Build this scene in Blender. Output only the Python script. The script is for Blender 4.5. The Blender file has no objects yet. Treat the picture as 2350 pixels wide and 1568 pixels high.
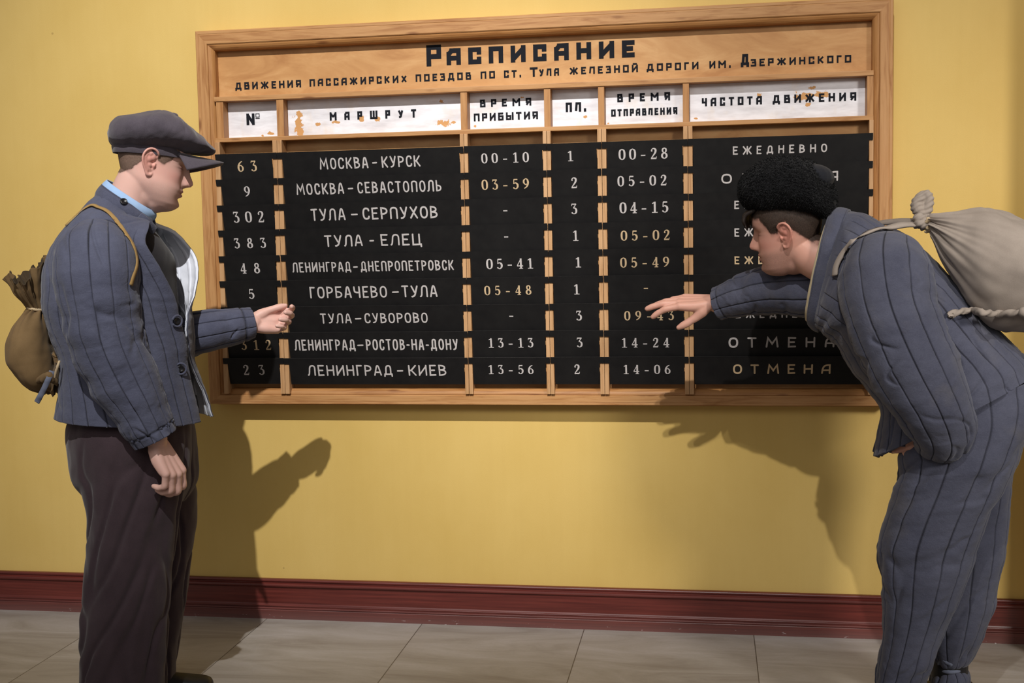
# Two travellers reading a wooden railway timetable on a yellow station wall.
import bpy, bmesh, math, random
import numpy as np
from mathutils import Vector, Matrix

random.seed(7)
C = bpy.context.scene.collection
SC = bpy.context.scene

# ------------------------------------------------------------------ camera
CAM = np.array([0.61113568, -4.2213336, 1.38837197])
RT = np.array([0.986633, 0.16188378, -0.01868038])
UP = np.array([0.00530129, 0.08268718, 0.99656145])
FW = np.array([-0.16287177, 0.98333945, -0.08072371])
FPX = 2746.817
cd = bpy.data.cameras.new('camera')
cd.sensor_fit = 'HORIZONTAL'
cd.sensor_width = 36.0
cd.lens = 36.0 * FPX / 2350.0
co = bpy.data.objects.new('camera', cd)
C.objects.link(co)
co.matrix_world = Matrix(((RT[0], UP[0], -FW[0], CAM[0]), (RT[1], UP[1], -FW[1], CAM[1]), (RT[2], UP[2], -FW[2], CAM[2]), (0, 0, 0, 1)))
SC.camera = co

# ------------------------------------------------------------------ world, lights, exposure
w = bpy.data.worlds.new('gallery')
SC.world = w
w.use_nodes = True
w.node_tree.nodes['Background'].inputs[0].default_value = (1.0, 0.93, 0.86, 1)
w.node_tree.nodes['Background'].inputs[1].default_value = 0.24


def lamp(name, kind, loc, target, energy, color, **kw):
    d = bpy.data.lights.new(name, kind)
    d.energy = energy
    d.color = color
    for k, v in kw.items():
        setattr(d, k, v)
    o = bpy.data.objects.new(name, d)
    C.objects.link(o)
    o.location = loc
    o.rotation_euler = (Vector(target) - Vector(loc)).to_track_quat('-Z', 'Y').to_euler()
    return o


# the gallery's two track spotlights, an added side fill, and the soft light of the rest of the hall
lamp('track_spotlight', 'SPOT', (0.02, -5.60, 6.05), (-0.95, 0.0, 1.55), 2600, (1.0, 0.98, 0.95), spot_size=math.radians(30), spot_blend=1.0, shadow_soft_size=0.04)
lamp('track_spotlight', 'SPOT', (0.26, -5.60, 6.10), (0.85, 0.0, 1.45), 1250, (1.0, 0.97, 0.93), spot_size=math.radians(27), spot_blend=1.0, shadow_soft_size=0.045)
lamp('side_fill', 'SPOT', (3.9, -4.8, 3.1), (1.35, 0.0, 0.8), 900, (1.0, 0.95, 0.88), spot_size=math.radians(34), spot_blend=1.0, shadow_soft_size=0.45)  # added fill lamp, lifts the shade at right; the stub cuts its edge
lamp('hall_light', 'AREA', (-0.6, -5.5, 3.4), (-0.3, 0, 0.6), 45, (1.0, 0.96, 0.94), shape='RECTANGLE', size=3.5, size_y=1.6)

SC.view_settings.view_transform = 'Standard'
SC.view_settings.look = 'None'
SC.view_settings.gamma = 1
SC.view_settings.use_curve_mapping = False
SC.view_settings.exposure = -0.2


# ------------------------------------------------------------------ helpers
def lin(r, g, b):
    f = lambda c: c / 12.92 if c <= 0.04045 else ((c + 0.055) / 1.055) ** 2.4
    return (f(r / 255), f(g / 255), f(b / 255), 1)


class NT:
    """small helper around a material node tree"""

    def __init__(self, name, rough=0.7, spec=0.3):
        self.m = bpy.data.materials.new(name)
        self.m.use_nodes = True
        self.t = self.m.node_tree
        self.b = self.t.nodes['Principled BSDF']
        self.b.inputs['Roughness'].default_value = rough
        self.b.inputs['Specular IOR Level'].default_value = spec

    def n(self, typ, ins=None, **kw):
        x = self.t.nodes.new(typ)
        for k, v in kw.items():
            setattr(x, k, v)
        for k, v in (ins or {}).items():
            self.set(x, k, v)
        return x

    def set(self, x, k, v):
        if isinstance(v, bpy.types.NodeSocket):
            self.t.links.new(v, x.inputs[k])
        elif isinstance(v, bpy.types.Node):
            self.t.links.new(v.outputs[0], x.inputs[k])
        else:
            x.inputs[k].default_value = v

    def coord(self, kind='Object'):
        return self.n('ShaderNodeTexCoord').outputs[kind]

    def mapping(self, vec, scale=(1, 1, 1), loc=(0, 0, 0), rot=(0, 0, 0)):
        return self.n('ShaderNodeMapping', {'Vector': vec, 'Scale': scale, 'Location': loc, 'Rotation': rot}).outputs[0]

    def noise(self, vec, scale, detail=4, rough=0.55, dist=0.0):
        return self.n('ShaderNodeTexNoise', {'Vector': vec, 'Scale': scale, 'Detail': detail, 'Roughness': rough, 'Distortion': dist}).outputs[0]

    def ramp(self, fac, stops, interp='LINEAR'):
        x = self.n('ShaderNodeValToRGB', {'Fac': fac})
        x.color_ramp.interpolation = interp
        e = x.color_ramp.elements
        while len(e) < len(stops):
            e.new(0.5)
        for el, (p, c) in zip(e, stops):
            el.position = p
            el.color = c if len(c) == 4 else (*c, 1)
        return x.outputs[0]

    def mix(self, fac, a, b, blend='MIX'):
        x = self.n('ShaderNodeMix', data_type='RGBA', blend_type=blend)
        self.set(x, 0, fac)
        self.set(x, 6, a)
        self.set(x, 7, b)
        return x.outputs[2]

    def math(self, op, a, b=0.0, clamp=False):
        x = self.n('ShaderNodeMath', operation=op, use_clamp=clamp)
        self.set(x, 0, a)
        self.set(x, 1, b)
        return x.outputs[0]

    def bump(self, h, strength=0.3, dist=0.001, normal=None):
        ins = {'Height': h, 'Strength': strength, 'Distance': dist}
        if normal is not None:
            ins['Normal'] = normal
        return self.n('ShaderNodeBump', ins).outputs[0]

    def attr(self, name, out='Fac'):
        return self.n('ShaderNodeAttribute', attribute_name=name).outputs[out]

    def out(self, color=None, normal=None, rough=None):
        if color is not None:
            self.set(self.b, 'Base Color', color)
        if normal is not None:
            self.set(self.b, 'Normal', normal)
        if rough is not None:
            self.set(self.b, 'Roughness', rough)
        return self.m


def grey(v):
    return (v, v, v, 1)


class MB:
    """collects geometry and links it as one mesh object"""

    def __init__(self):
        self.v = []
        self.f = []
        self.k = 0

    def add(self, vs, fs):
        o = len(self.v)
        self.v.extend([tuple(float(c) for c in p) for p in vs])
        self.f.extend([tuple(i + o for i in f) for f in fs])

    def box(self, x0, x1, y0, y1, z0, z1, bev=0.0):
        bm = bmesh.new()
        vs = [bm.verts.new(p) for p in ((x0, y0, z0), (x1, y0, z0), (x1, y1, z0), (x0, y1, z0), (x0, y0, z1), (x1, y0, z1), (x1, y1, z1), (x0, y1, z1))]
        for f in ((0, 3, 2, 1), (4, 5, 6, 7), (0, 1, 5, 4), (1, 2, 6, 5), (2, 3, 7, 6), (3, 0, 4, 7)):
            bm.faces.new([vs[i] for i in f])
        if bev:
            bmesh.ops.bevel(bm, geom=bm.edges[:], offset=bev, segments=2, affect='EDGES', profile=0.6)
        self.bm(bm)

    def bm(self, bm):
        bm.verts.index_update()
        self.add([v.co[:] for v in bm.verts], [[v.index for v in f.verts] for f in bm.faces])
        bm.free()

    def build(self, name, mat, parent=None, smooth=False, loc=None):
        me = bpy.data.meshes.new(name)
        me.from_pydata(self.v, [], self.f)
        me.update()
        return link(name, me, mat, parent, smooth, loc)


def link(name, me, mat, parent=None, smooth=False, loc=None):
    o = bpy.data.objects.new(name, me)
    C.objects.link(o)
    for m in (mat if isinstance(mat, (list, tuple)) else [mat]):
        me.materials.append(m)
    if smooth:
        me.polygons.foreach_set('use_smooth', np.ones(len(me.polygons), bool))
    if parent is not None:
        o.parent = parent
    if loc is not None:
        o.location = loc
    return o


def thing(name, label, cat, loc=(0, 0, 0), group=None):
    o = bpy.data.objects.new(name, None)
    o.empty_display_size = 0.05
    C.objects.link(o)
    o.location = loc
    return tag(o, label, cat, group)


def tag(o, label=None, cat=None, group=None, kind=None):
    for k, v in (('label', label), ('category', cat), ('group', group), ('kind', kind)):
        if v:
            o[k] = v
    return o


# ------------------------------------------------------------------ materials of the room
def m_wall():
    k = NT('yellow_painted_plaster', 0.62, 0.25)
    c = k.coord()
    a = k.noise(k.mapping(c, (1, 1, 0.7)), 1.6, 5, 0.6)
    st = k.noise(k.mapping(c, (14, 1, 0.6)), 3.0, 3, 0.6)
    col = k.ramp(a, [(0.3, lin(204, 172, 96)), (0.7, lin(215, 185, 112))])
    col = k.mix(k.math('MULTIPLY', st, 0.14), col, lin(178, 142, 76))
    d = k.n('ShaderNodeTexVoronoi', {'Vector': c, 'Scale': 5.0})
    spot = k.math('LESS_THAN', d.outputs['Distance'], 0.022)
    col = k.mix(k.math('MULTIPLY', spot, 0.35), col, lin(120, 90, 50))
    f = k.noise(c, 260, 3, 0.6)
    n = k.bump(f, 0.25, 0.0012)
    return k.out(col, n)


def m_wood(name, axis, light=(194, 150, 100), dark=(148, 102, 60), knots=True, rough=0.5, seed=0.0):
    k = NT(name, rough, 0.3)
    c = k.coord()
    sc = {'X': (1.2, 16, 16), 'Z': (16, 16, 1.2)}[axis]
    v = k.mapping(c, sc, (seed, seed * 2, seed * 0.7))
    g = k.noise(v, 3.2, 5, 0.6, 1.2)
    fine = k.noise(k.mapping(c, tuple(s * 7 for s in sc)), 3.0, 3, 0.7)
    broad = k.noise(k.mapping(c, (2, 2, 2), (seed, 0, 0)), 1.3, 3)
    col = k.ramp(g, [(0.30, lin(*dark)), (0.52, lin(*light)), (0.78, lin(min(light[0] + 12, 255), light[1] + 12, light[2] + 14))])
    col = k.mix(k.math('MULTIPLY', fine, 0.35), col, lin(dark[0] - 18, dark[1] - 20, dark[2] - 16))
    col = k.mix(k.math('MULTIPLY', broad, 0.45), col, lin(dark[0] + 14, dark[1] + 2, dark[2] - 8))
    if knots:
        ks = {'X': (5.5, 22, 22), 'Z': (22, 22, 5.5)}[axis]
        vo = k.n('ShaderNodeTexVoronoi', {'Vector': k.mapping(c, ks, (seed * 3, seed, seed)), 'Scale': 1.0, 'Randomness': 1.0})
        kn = k.ramp(vo.outputs['Distance'], [(0.06, grey(1)), (0.17, grey(0.0))])
        col = k.mix(k.math('MULTIPLY', kn, 0.75), col, lin(112, 66, 34))
    n = k.bump(fine, 0.15, 0.0006)
    return k.out(col, n)


def m_ply():
    k = NT('plywood_panel', 0.5, 0.3)
    c = k.coord()
    g = k.noise(k.mapping(c, (2.0, 6, 5)), 1.8, 5, 0.6, 1.5)
    fine = k.noise(k.mapping(c, (12, 60, 60)), 3.0, 3, 0.65)
    col = k.ramp(g, [(0.28, lin(168, 118, 70)), (0.5, lin(190, 142, 90)), (0.72, lin(206, 162, 110))])
    col = k.mix(k.math('MULTIPLY', fine, 0.22), col, lin(150, 98, 52))
    return k.out(col, k.bump(fine, 0.08, 0.0005))


def m_simple(name, col, rough=0.6, spec=0.3, nscale=40.0, amt=0.12, bump=0.1, bscale=300.0):
    k = NT(name, rough, spec)
    c = k.coord()
    n = k.noise(c, nscale, 4, 0.6)
    a = lin(*col)
    col2 = k.mix(k.math('MULTIPLY', n, amt * 2), a, tuple(x * 0.55 for x in a[:3]) + (1,))
    return k.out(col2, k.bump(k.noise(c, bscale, 2), bump, 0.0006))


def m_card(name, seeds):
    """white distemper with flakes gone down to the wood"""
    k = NT(name, 0.6, 0.3)
    c = k.coord()
    g = k.noise(k.mapping(c, (3, 3, 14)), 3.0, 4, 0.6)
    col = k.ramp(g, [(0.3, lin(205, 202, 206)), (0.62, lin(232, 231, 236))])
    st = k.noise(k.mapping(c, (5, 5, 3), (seeds[0][0], 1, 2)), 2.2, 4, 0.65)
    col = k.mix(k.ramp(st, [(0.55, grey(0)), (0.8, grey(0.5))]), col, lin(214, 190, 158))
    nz = k.noise(c, 55, 5, 0.65)
    nz = k.math('MULTIPLY', k.math('SUBTRACT', nz, 0.5), 2.6)
    total = None
    sep = k.n('ShaderNodeSeparateXYZ', {'Vector': c})
    for (x, z, rx, rz) in seeds:
        dx = k.math('DIVIDE', k.math('SUBTRACT', sep.outputs[0], x), rx)
        dz = k.math('DIVIDE', k.math('SUBTRACT', sep.outputs[2], z), rz)
        d = k.math('SQRT', k.math('ADD', k.math('MULTIPLY', dx, dx), k.math('MULTIPLY', dz, dz)))
        s = k.math('LESS_THAN', k.math('ADD', d, nz), 0.62)
        total = s if total is None else k.math('MAXIMUM', total, s)
    col = k.mix(total, col, lin(196, 146, 92))
    return k.out(col, k.bump(total, 0.4, -0.0006))


def m_floor():
    k = NT('stone_tiles', 0.42, 0.4)
    c = k.coord()
    sep = k.n('ShaderNodeSeparateXYZ', {'Vector': c})
    fx = k.math('FRACT', k.math('DIVIDE', k.math('ADD', sep.outputs[0], 0.4406 + 6.0), 0.6))
    fy = k.math('FRACT', k.math('DIVIDE', k.math('ADD', sep.outputs[1], 1.17 + 12.0), 1.2))
    ex = k.math('MINIMUM', fx, k.math('SUBTRACT', 1.0, fx))
    ey = k.math('MINIMUM', fy, k.math('SUBTRACT', 1.0, fy))
    jx = k.math('LESS_THAN', ex, 0.0028)
    jy = k.math('LESS_THAN', ey, 0.0014)
    j = k.math('MAXIMUM', jx, jy)
    tile = k.math('FLOOR', k.math('DIVIDE', k.math('ADD', sep.outputs[0], 6.4406), 0.6))
    v = k.n('ShaderNodeCombineXYZ', {0: k.math('MULTIPLY', sep.outputs[0], 1.4), 1: k.math('MULTIPLY', sep.outputs[1], 5.0), 2: k.math('MULTIPLY', tile, 3.7)})
    g = k.noise(v, 1.6, 6, 0.62, 0.8)
    fine = k.noise(c, 90, 3, 0.7)
    col = k.ramp(g, [(0.28, lin(146, 138, 130)), (0.5, lin(170, 164, 158)), (0.72, lin(188, 184, 182))])
    col = k.mix(k.math('MULTIPLY', fine, 0.25), col, lin(120, 110, 100))
    col = k.mix(j, col, lin(96, 88, 80))
    h = k.math('SUBTRACT', k.math('MULTIPLY', fine, 0.05), j)
    return k.out(col, k.bump(h, 0.35, 0.001), k.ramp(g, [(0.3, grey(0.5)), (0.7, grey(0.36))]))


def m_base():
    k = NT('red_brown_varnish', 0.34, 0.45)
    c = k.coord()
    g = k.noise(k.mapping(c, (1.5, 30, 60)), 2.0, 5, 0.65)
    col = k.ramp(g, [(0.3, lin(76, 30, 27)), (0.7, lin(112, 50, 43))])
    sep = k.n('ShaderNodeSeparateXYZ', {'Vector': c})
    dust = k.math('MULTIPLY', k.math('SUBTRACT', 1.0, k.math('DIVIDE', sep.outputs[2], 0.055), True), 0.42)
    col = k.mix(dust, col, lin(118, 92, 88))
    nz = k.noise(k.mapping(c, (14, 14, 60)), 2.4, 5, 0.7)
    low = k.math('LESS_THAN', sep.outputs[2], 0.016)
    ch = k.math('MULTIPLY', low, k.math('GREATER_THAN', nz, 0.665))
    col = k.mix(ch, col, lin(205, 200, 200))
    return k.out(col, k.bump(g, 0.08, 0.0005), k.math('ADD', 0.34, k.math('MULTIPLY', dust, 0.6)))


def m_plate():
    k = NT('black_painted_tin', 0.52, 0.25)
    c = k.coord()
    g = k.noise(c, 22, 4, 0.6)
    col = k.ramp(g, [(0.3, lin(17, 16, 17)), (0.7, lin(25, 24, 24))])
    s = k.noise(k.mapping(c, (3, 3, 60)), 4.0, 5, 0.7)
    col = k.mix(k.math('MULTIPLY', k.math('GREATER_THAN', s, 0.73), 0.3), col, lin(70, 66, 66))
    return k.out(col, k.bump(k.noise(c, 180, 3), 0.12, 0.0005))


M = {}
M['wall'] = m_wall()
M['floor'] = m_floor()
M['base'] = m_base()
M['ply'] = m_ply()
for ax in 'XZ':
    M['rail' + ax] = m_wood('pine_rail_' + ax.lower(), ax, seed=1.3 if ax == 'X' else 4.1)
    M['lip' + ax] = m_wood('pine_lip_' + ax.lower(), ax, (182, 134, 82), (140, 94, 52), True, seed=7.7)
M['slat'] = m_wood('pine_slat', 'X', (192, 148, 98), (150, 104, 62), True, seed=2.2)
M['hpost'] = m_wood('pine_post', 'Z', (186, 140, 90), (146, 100, 58), False, seed=3.1)
M['lpost'] = m_wood('pale_pine_post', 'Z', (196, 158, 116), (160, 120, 80), False, seed=5.2)
M['plate'] = m_plate()
M['ink'] = m_simple('dark_blue_black_paint', (28, 30, 36), 0.8, 0.1, 60, 0.1)
M['edge'] = m_simple('pale_top_edge', (112, 108, 106), 0.45, 0.4, 60, 0.2)
M['white_paint'] = m_simple('white_lettering_paint', (196, 190, 188), 0.6, 0.25, 90, 0.14)
M['warm_cast_paint'] = m_simple('warm_cast_lettering_paint', (202, 176, 140), 0.6, 0.25, 90, 0.14)  # yellowish reflection and colour noise put into the letter colour

# ------------------------------------------------------------------ room shell and shading stub
b = MB(); b.box(-4.2, 1.72, 0.0, 0.12, 0, 4.6); tag(b.build('wall_back', M['wall']), kind='structure')
b = MB(); b.box(1.72, 1.84, -0.26, 0.12, 0, 4.6); tag(b.build('shade_stub_right', M['wall']), kind='structure')  # unseen wall stub, added to block the side fill along the right edge
b = MB(); b.box(-4.2, 4.2, -7.0, 0.12, -0.1, 0.0); tag(b.build('floor', M['floor']), kind='structure')


def profile_x(name, prof, x0, x1, mat):
    """a moulding: the (y, z) profile run along x"""
    b = MB()
    n = len(prof)
    b.add([(x0, y, z) for y, z in prof] + [(x1, y, z) for y, z in prof],
          [(i, (i + 1) % n, n + (i + 1) % n, n + i) for i in range(n)] + [tuple(range(n))[::-1], tuple(range(n, 2 * n))])
    return b.build(name, mat)


def arc(cy, cz, r, a0, a1, n=6):
    return [(cy + r * math.cos(math.radians(a0 + (a1 - a0) * i / n)), cz + r * math.sin(math.radians(a0 + (a1 - a0) * i / n))) for i in range(n + 1)]


prof = [(0, 0), (-0.021, 0), (-0.021, 0.034), (-0.0195, 0.036)]
prof += arc(-0.0165, 0.040, 0.0042, 260, 100) + [(-0.0185, 0.046)] + arc(-0.0165, 0.0505, 0.0036, 240, 90) + [(-0.0145, 0.0585), (-0.0145, 0.1195), (-0.0165, 0.121)]
prof += arc(-0.0165, 0.1285, 0.0068, 270, 90) + [(-0.0125, 0.1365), (-0.0125, 0.1395)] + arc(-0.011, 0.1455, 0.0058, 240, 90) + [(0, 0.1515)]
tag(profile_x('baseboard_back', prof, -4.2, 1.72, M['base']), kind='structure')


# ------------------------------------------------------------------ painted lettering
# letters are drawn as brush strokes: (relative width, [stroke, ...]); a point (x, y, 1) is a rounded corner
G = {
    'А': (0.66, [[(0, 0), (0.36, 1, 1), (0.64, 1, 1), (1, 0)], [(0.14, 0.3), (0.86, 0.3)]]),
    'Б': (0.62, [[(0.92, 1), (0, 1), (0, 0), (1, 0, 1), (1, 0.55, 1), (0, 0.55)]]),
    'В': (0.62, [[(0, 0.5), (0, 1), (0.86, 1, 1), (0.86, 0.54, 1), (0, 0.54)], [(0, 0.54), (1, 0.54, 1), (1, 0, 1), (0, 0), (0, 0.54)]]),
    'Г': (0.5, [[(0, 0), (0, 1), (1, 1)]]),
    'Д': (0.74, [[(0.16, 0.12), (0.24, 1, 1), (0.84, 1, 1), (0.84, 0.12)], [(0, -0.1), (0, 0.1), (1, 0.1), (1, -0.1)]]),
    'Е': (0.56, [[(1, 1), (0, 1), (0, 0), (1, 0)], [(0, 0.52), (0.8, 0.52)]]),
    'Ж': (0.98, [[(0.5, 0), (0.5, 1)], [(0, 1), (0.36, 0.52), (0, 0)], [(1, 1), (0.64, 0.52), (1, 0)], [(0.36, 0.52), (0.64, 0.52)]]),
    'З': (0.58, [[(0, 1), (0.92, 1, 1), (0.92, 0.54, 1), (0.3, 0.54)], [(0.3, 0.54), (1, 0.54, 1), (1, 0, 1), (0, 0)]]),
    'И': (0.68, [[(0, 0), (0, 1)], [(0, 0.06), (1, 0.94)], [(1, 0), (1, 1)]]),
    'Й': (0.68, [[(0, 0), (0, 1)], [(0, 0.06), (1, 0.94)], [(1, 0), (1, 1)], [(0.22, 1.28), (0.78, 1.28)]]),
    'К': (0.64, [[(0, 0), (0, 1)], [(1, 1), (0.3, 0.5), (0, 0.5)], [(0.3, 0.52), (1, 0)]]),
    'Л': (0.68, [[(-0.06, 0.0), (0.08, 0.04, 1), (0.24, 1, 1), (1, 1, 1), (1, 0)]]),
    'М': (0.88, [[(0, 0), (0.12, 1), (0.5, 0.34), (0.88, 1), (1, 0)]]),
    'Н': (0.66, [[(0, 0), (0, 1)], [(1, 0), (1, 1)], [(0, 0.52), (1, 0.52)]]),
    'О': (0.66, [[(0.5, 1), (1, 1, 1), (1, 0, 1), (0, 0, 1), (0, 1, 1), (0.5, 1)]]),
    'П': (0.66, [[(0, 0), (0, 1, 1), (1, 1, 1), (1, 0)]]),
    'Р': (0.6, [[(0, 0), (0, 1), (1, 1, 1), (1, 0.44, 1), (0, 0.44)]]),
    'С': (0.6, [[(1, 0.78), (1, 1, 1), (0, 1, 1), (0, 0, 1), (1, 0, 1), (1, 0.22)]]),
    'Т': (0.62, [[(0, 1), (1, 1)], [(0.5, 1), (0.5, 0)]]),
    'У': (0.64, [[(0, 1), (0.5, 0.4)], [(1, 1), (0.5, 0.02, 1), (0.06, 0)]]),
    'Х': (0.66, [[(0, 1), (1, 0)], [(1, 1), (0, 0)]]),
    'Ц': (0.72, [[(0, 1), (0, 0), (1, 0), (1, -0.2)], [(0.82, 1), (0.82, 0)]]),
    'Ч': (0.6, [[(0, 1), (0, 0.46, 1), (1, 0.46)], [(1, 1), (1, 0)]]),
    'Ш': (0.92, [[(0, 1), (0, 0), (1, 0), (1, 1)], [(0.5, 0), (0.5, 1)]]),
    'Ы': (0.86, [[(0, 1), (0, 0), (0.62, 0, 1), (0.62, 0.54, 1), (0, 0.54)], [(1, 0), (1, 1)]]),
    'Ь': (0.58, [[(0, 1), (0, 0), (1, 0, 1), (1, 0.54, 1), (0, 0.54)]]),
    'Я': (0.62, [[(1, 0), (1, 1), (0, 1, 1), (0, 0.45, 1), (1, 0.45)], [(0.5, 0.45), (0, 0)]]),
    'N': (0.75, [[(0, 0), (0, 1)], [(0.02, 1), (0.98, 0)], [(1, 0), (1, 1)]]),
    'o': (0.9, [[(0.5, 1), (1, 1, 1), (1, 0.2, 1), (0, 0.2, 1), (0, 1, 1), (0.5, 1)], [(0, -0.15), (1, -0.15)]]),
    '.': (0.2, [[(0.5, -0.02), (0.5, 0.12)]]),
    '-': (0.42, [[(0, 0.44), (1, 0.44)]]),
}
# square stencil-like forms of the printed headings
GH = dict(G)
GH['А'] = (0.66, [[(0, 0), (0, 0.72), (0.3, 1), (1, 1), (1, 0)], [(0, 0.38), (1, 0.38)]])
GH['Л'] = (0.66, [[(0, 0), (0.16, 1), (1, 1), (1, 0)]])
GH['Д'] = (0.76, [[(0.16, 0.12), (0.26, 1), (0.84, 1), (0.84, 0.12)], [(0, -0.14), (0, 0.08), (1, 0.08), (1, -0.14)]])
GH['М'] = (0.86, [[(0, 0), (0, 1)], [(0.02, 0.96), (0.5, 0.42), (0.98, 0.96)], [(1, 0), (1, 1)]])
GF = dict(G)
GF['А'] = (0.66, [[(0, 0), (0.06, 0.62, 1), (0.42, 1, 1), (1, 1), (1, 0)], [(0.04, 0.36), (1, 0.36)]])


def fillet(pts, r):
    """round the marked corners of a polyline by r"""
    if len(pts) < 3:
        return [p[:2] for p in pts]
    out = [pts[0][:2]]
    for i in range(1, len(pts) - 1):
        p = np.array(pts[i][:2])
        if len(pts[i]) < 3 or r <= 0:
            out.append(tuple(p))
            continue
        a = np.array(pts[i - 1][:2]) - p
        c = np.array(pts[i + 1][:2]) - p
        la, lc = np.hypot(*a), np.hypot(*c)
        fa = 0.5 if (i > 1 and len(pts[i - 1]) > 2) else 0.98
        fc = 0.5 if (i < len(pts) - 2 and len(pts[i + 1]) > 2) else 0.98
        pa, pc = p + a / la * min(r, la * fa), p + c / lc * min(r, lc * fc)
        for t in np.linspace(0, 1, 7):
            out.append(tuple((1 - t) ** 2 * pa + 2 * t * (1 - t) * p + t * t * pc))
    out.append(pts[-1][:2])
    return out


def ribbon(b, pts, ws, y, z0=0.0, round_caps=True, to3=None):
    """a brush stroke of varying width along a 2-D polyline"""
    P = [np.array(pts[0], float)]
    Wd = [ws[0]]
    for p, w_ in zip(pts[1:], ws[1:]):
        if np.hypot(*(np.array(p) - P[-1])) > 1e-6:
            P.append(np.array(p, float)); Wd.append(w_)
    n = len(P)
    if n < 2:
        return
    closed = np.hypot(*(P[0] - P[-1])) < 1e-5
    T = [(P[i + 1] - P[i]) / np.hypot(*(P[i + 1] - P[i])) for i in range(n - 1)]
    L, R = [], []
    for i in range(n):
        t0 = T[i - 1] if i > 0 else (T[-1] if closed else T[0])
        t1 = T[i] if i < n - 1 else (T[0] if closed else T[-1])
        n0, n1 = np.array([-t0[1], t0[0]]), np.array([-t1[1], t1[0]])
        m = n0 + n1
        l = np.hypot(*m)
        m = n1 if l < 1e-3 else m / l
        k = min(1.0 / max(m @ n1, 0.3), 2.2)
        L.append(P[i] + m * Wd[i] * k)
        R.append(P[i] - m * Wd[i] * k)
    to3 = layer(b, to3)
    b.add([to3(q) for q in L] + [to3(q) for q in R], [(i, n + i, n + i + 1, i + 1) for i in range(n - 1)])
    if round_caps and not closed:
        for c, w_ in ((P[0], Wd[0]), (P[-1], Wd[-1])):
            dot(b, c, w_, to3)


def layer(b, to3):
    """each stroke of paint lies a hair above the one before"""
    b.k += 1
    k = b.k % 40
    return lambda q: (lambda p: (p[0], p[1] - 1.5e-5 * k, p[2]))(to3(q))


def dot(b, c, r, to3, n=12):
    to3 = layer(b, to3)
    b.add([to3((c[0] + r * math.cos(6.2832 * i / n), c[1] + r * math.sin(6.2832 * i / n))) for i in range(n)], [tuple(range(n))[::-1]])


def word(b, text, xl, xr, zb, zt, to3, style='brush', gap=0.22, hw=0.075):
    """fit a word between xl and xr"""
    tab = {'brush': G, 'freq': GF, 'head': GH}[style]
    H = zt - zb
    tot = sum(tab[c][0] for c in text) + gap * (len(text) - 1)
    s = (xr - xl) / tot if len(text) > 1 or style == 'head' else (xr - xl) / tot
    x = xl
    h = hw * H
    for c in text:
        wd, strokes = tab[c]
        wd *= s
        if c == '-':
            h2 = min(h, H * 0.06)
        for st in strokes:
            jit = (lambda: (random.uniform(-1, 1) * 0.012 * H)) if style != 'head' else (lambda: 0.0)
            hx = min(h, wd * 0.4)
            q = [((x + hx + p[0] * (wd - 2 * hx) + jit()), (zb + h + p[1] * (H - 2 * h) + jit())) + tuple(p[2:]) for p in st]
            if st[0][:2] == st[-1][:2]:
                q[-1] = q[0][:2]
            if style == 'head':
                # square ends reach the full height
                for u0, u1 in zip(q[:-1], q[1:]):
                    ribbon(b, extend([u0[:2], u1[:2]], h if abs(u0[0] - u1[0]) < 1e-6 or abs(u0[1] - u1[1]) < 1e-6 else 0.25 * h), [h, h], 0, 0, False, to3)
            else:
                f = fillet(q, 0.7 * H if c in 'ОСРВБЬЗЯ' else 0.34 * wd)
                ribbon(b, f, [h * random.uniform(0.92, 1.05)] * len(f), 0, 0, True, to3)
        x += wd + gap * s


def extend(f, h):
    f = [np.array(p, float) for p in f]
    a, c = f[0] - f[1], f[-1] - f[-2]
    f[0] = f[0] + a / np.hypot(*a) * h
    f[-1] = f[-1] + c / np.hypot(*c) * h
    return [tuple(p) for p in f]


def spl(pts, n=6):
    """Catmull-Rom through (x, y, halfwidth)"""
    P = [np.array(p, float) for p in pts]
    P = [2 * P[0] - P[1]] + P + [2 * P[-1] - P[-2]]
    out = []
    for i in range(1, len(P) - 2):
        for t in np.linspace(0, 1, n, endpoint=False):
            out.append(0.5 * (2 * P[i] + (P[i + 1] - P[i - 1]) * t + (2 * P[i - 1] - 5 * P[i] + 4 * P[i + 1] - P[i + 2]) * t * t + (3 * P[i] - P[i - 1] - 3 * P[i + 1] + P[i + 2]) * t ** 3))
    out.append(P[-2])
    return out


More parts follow.
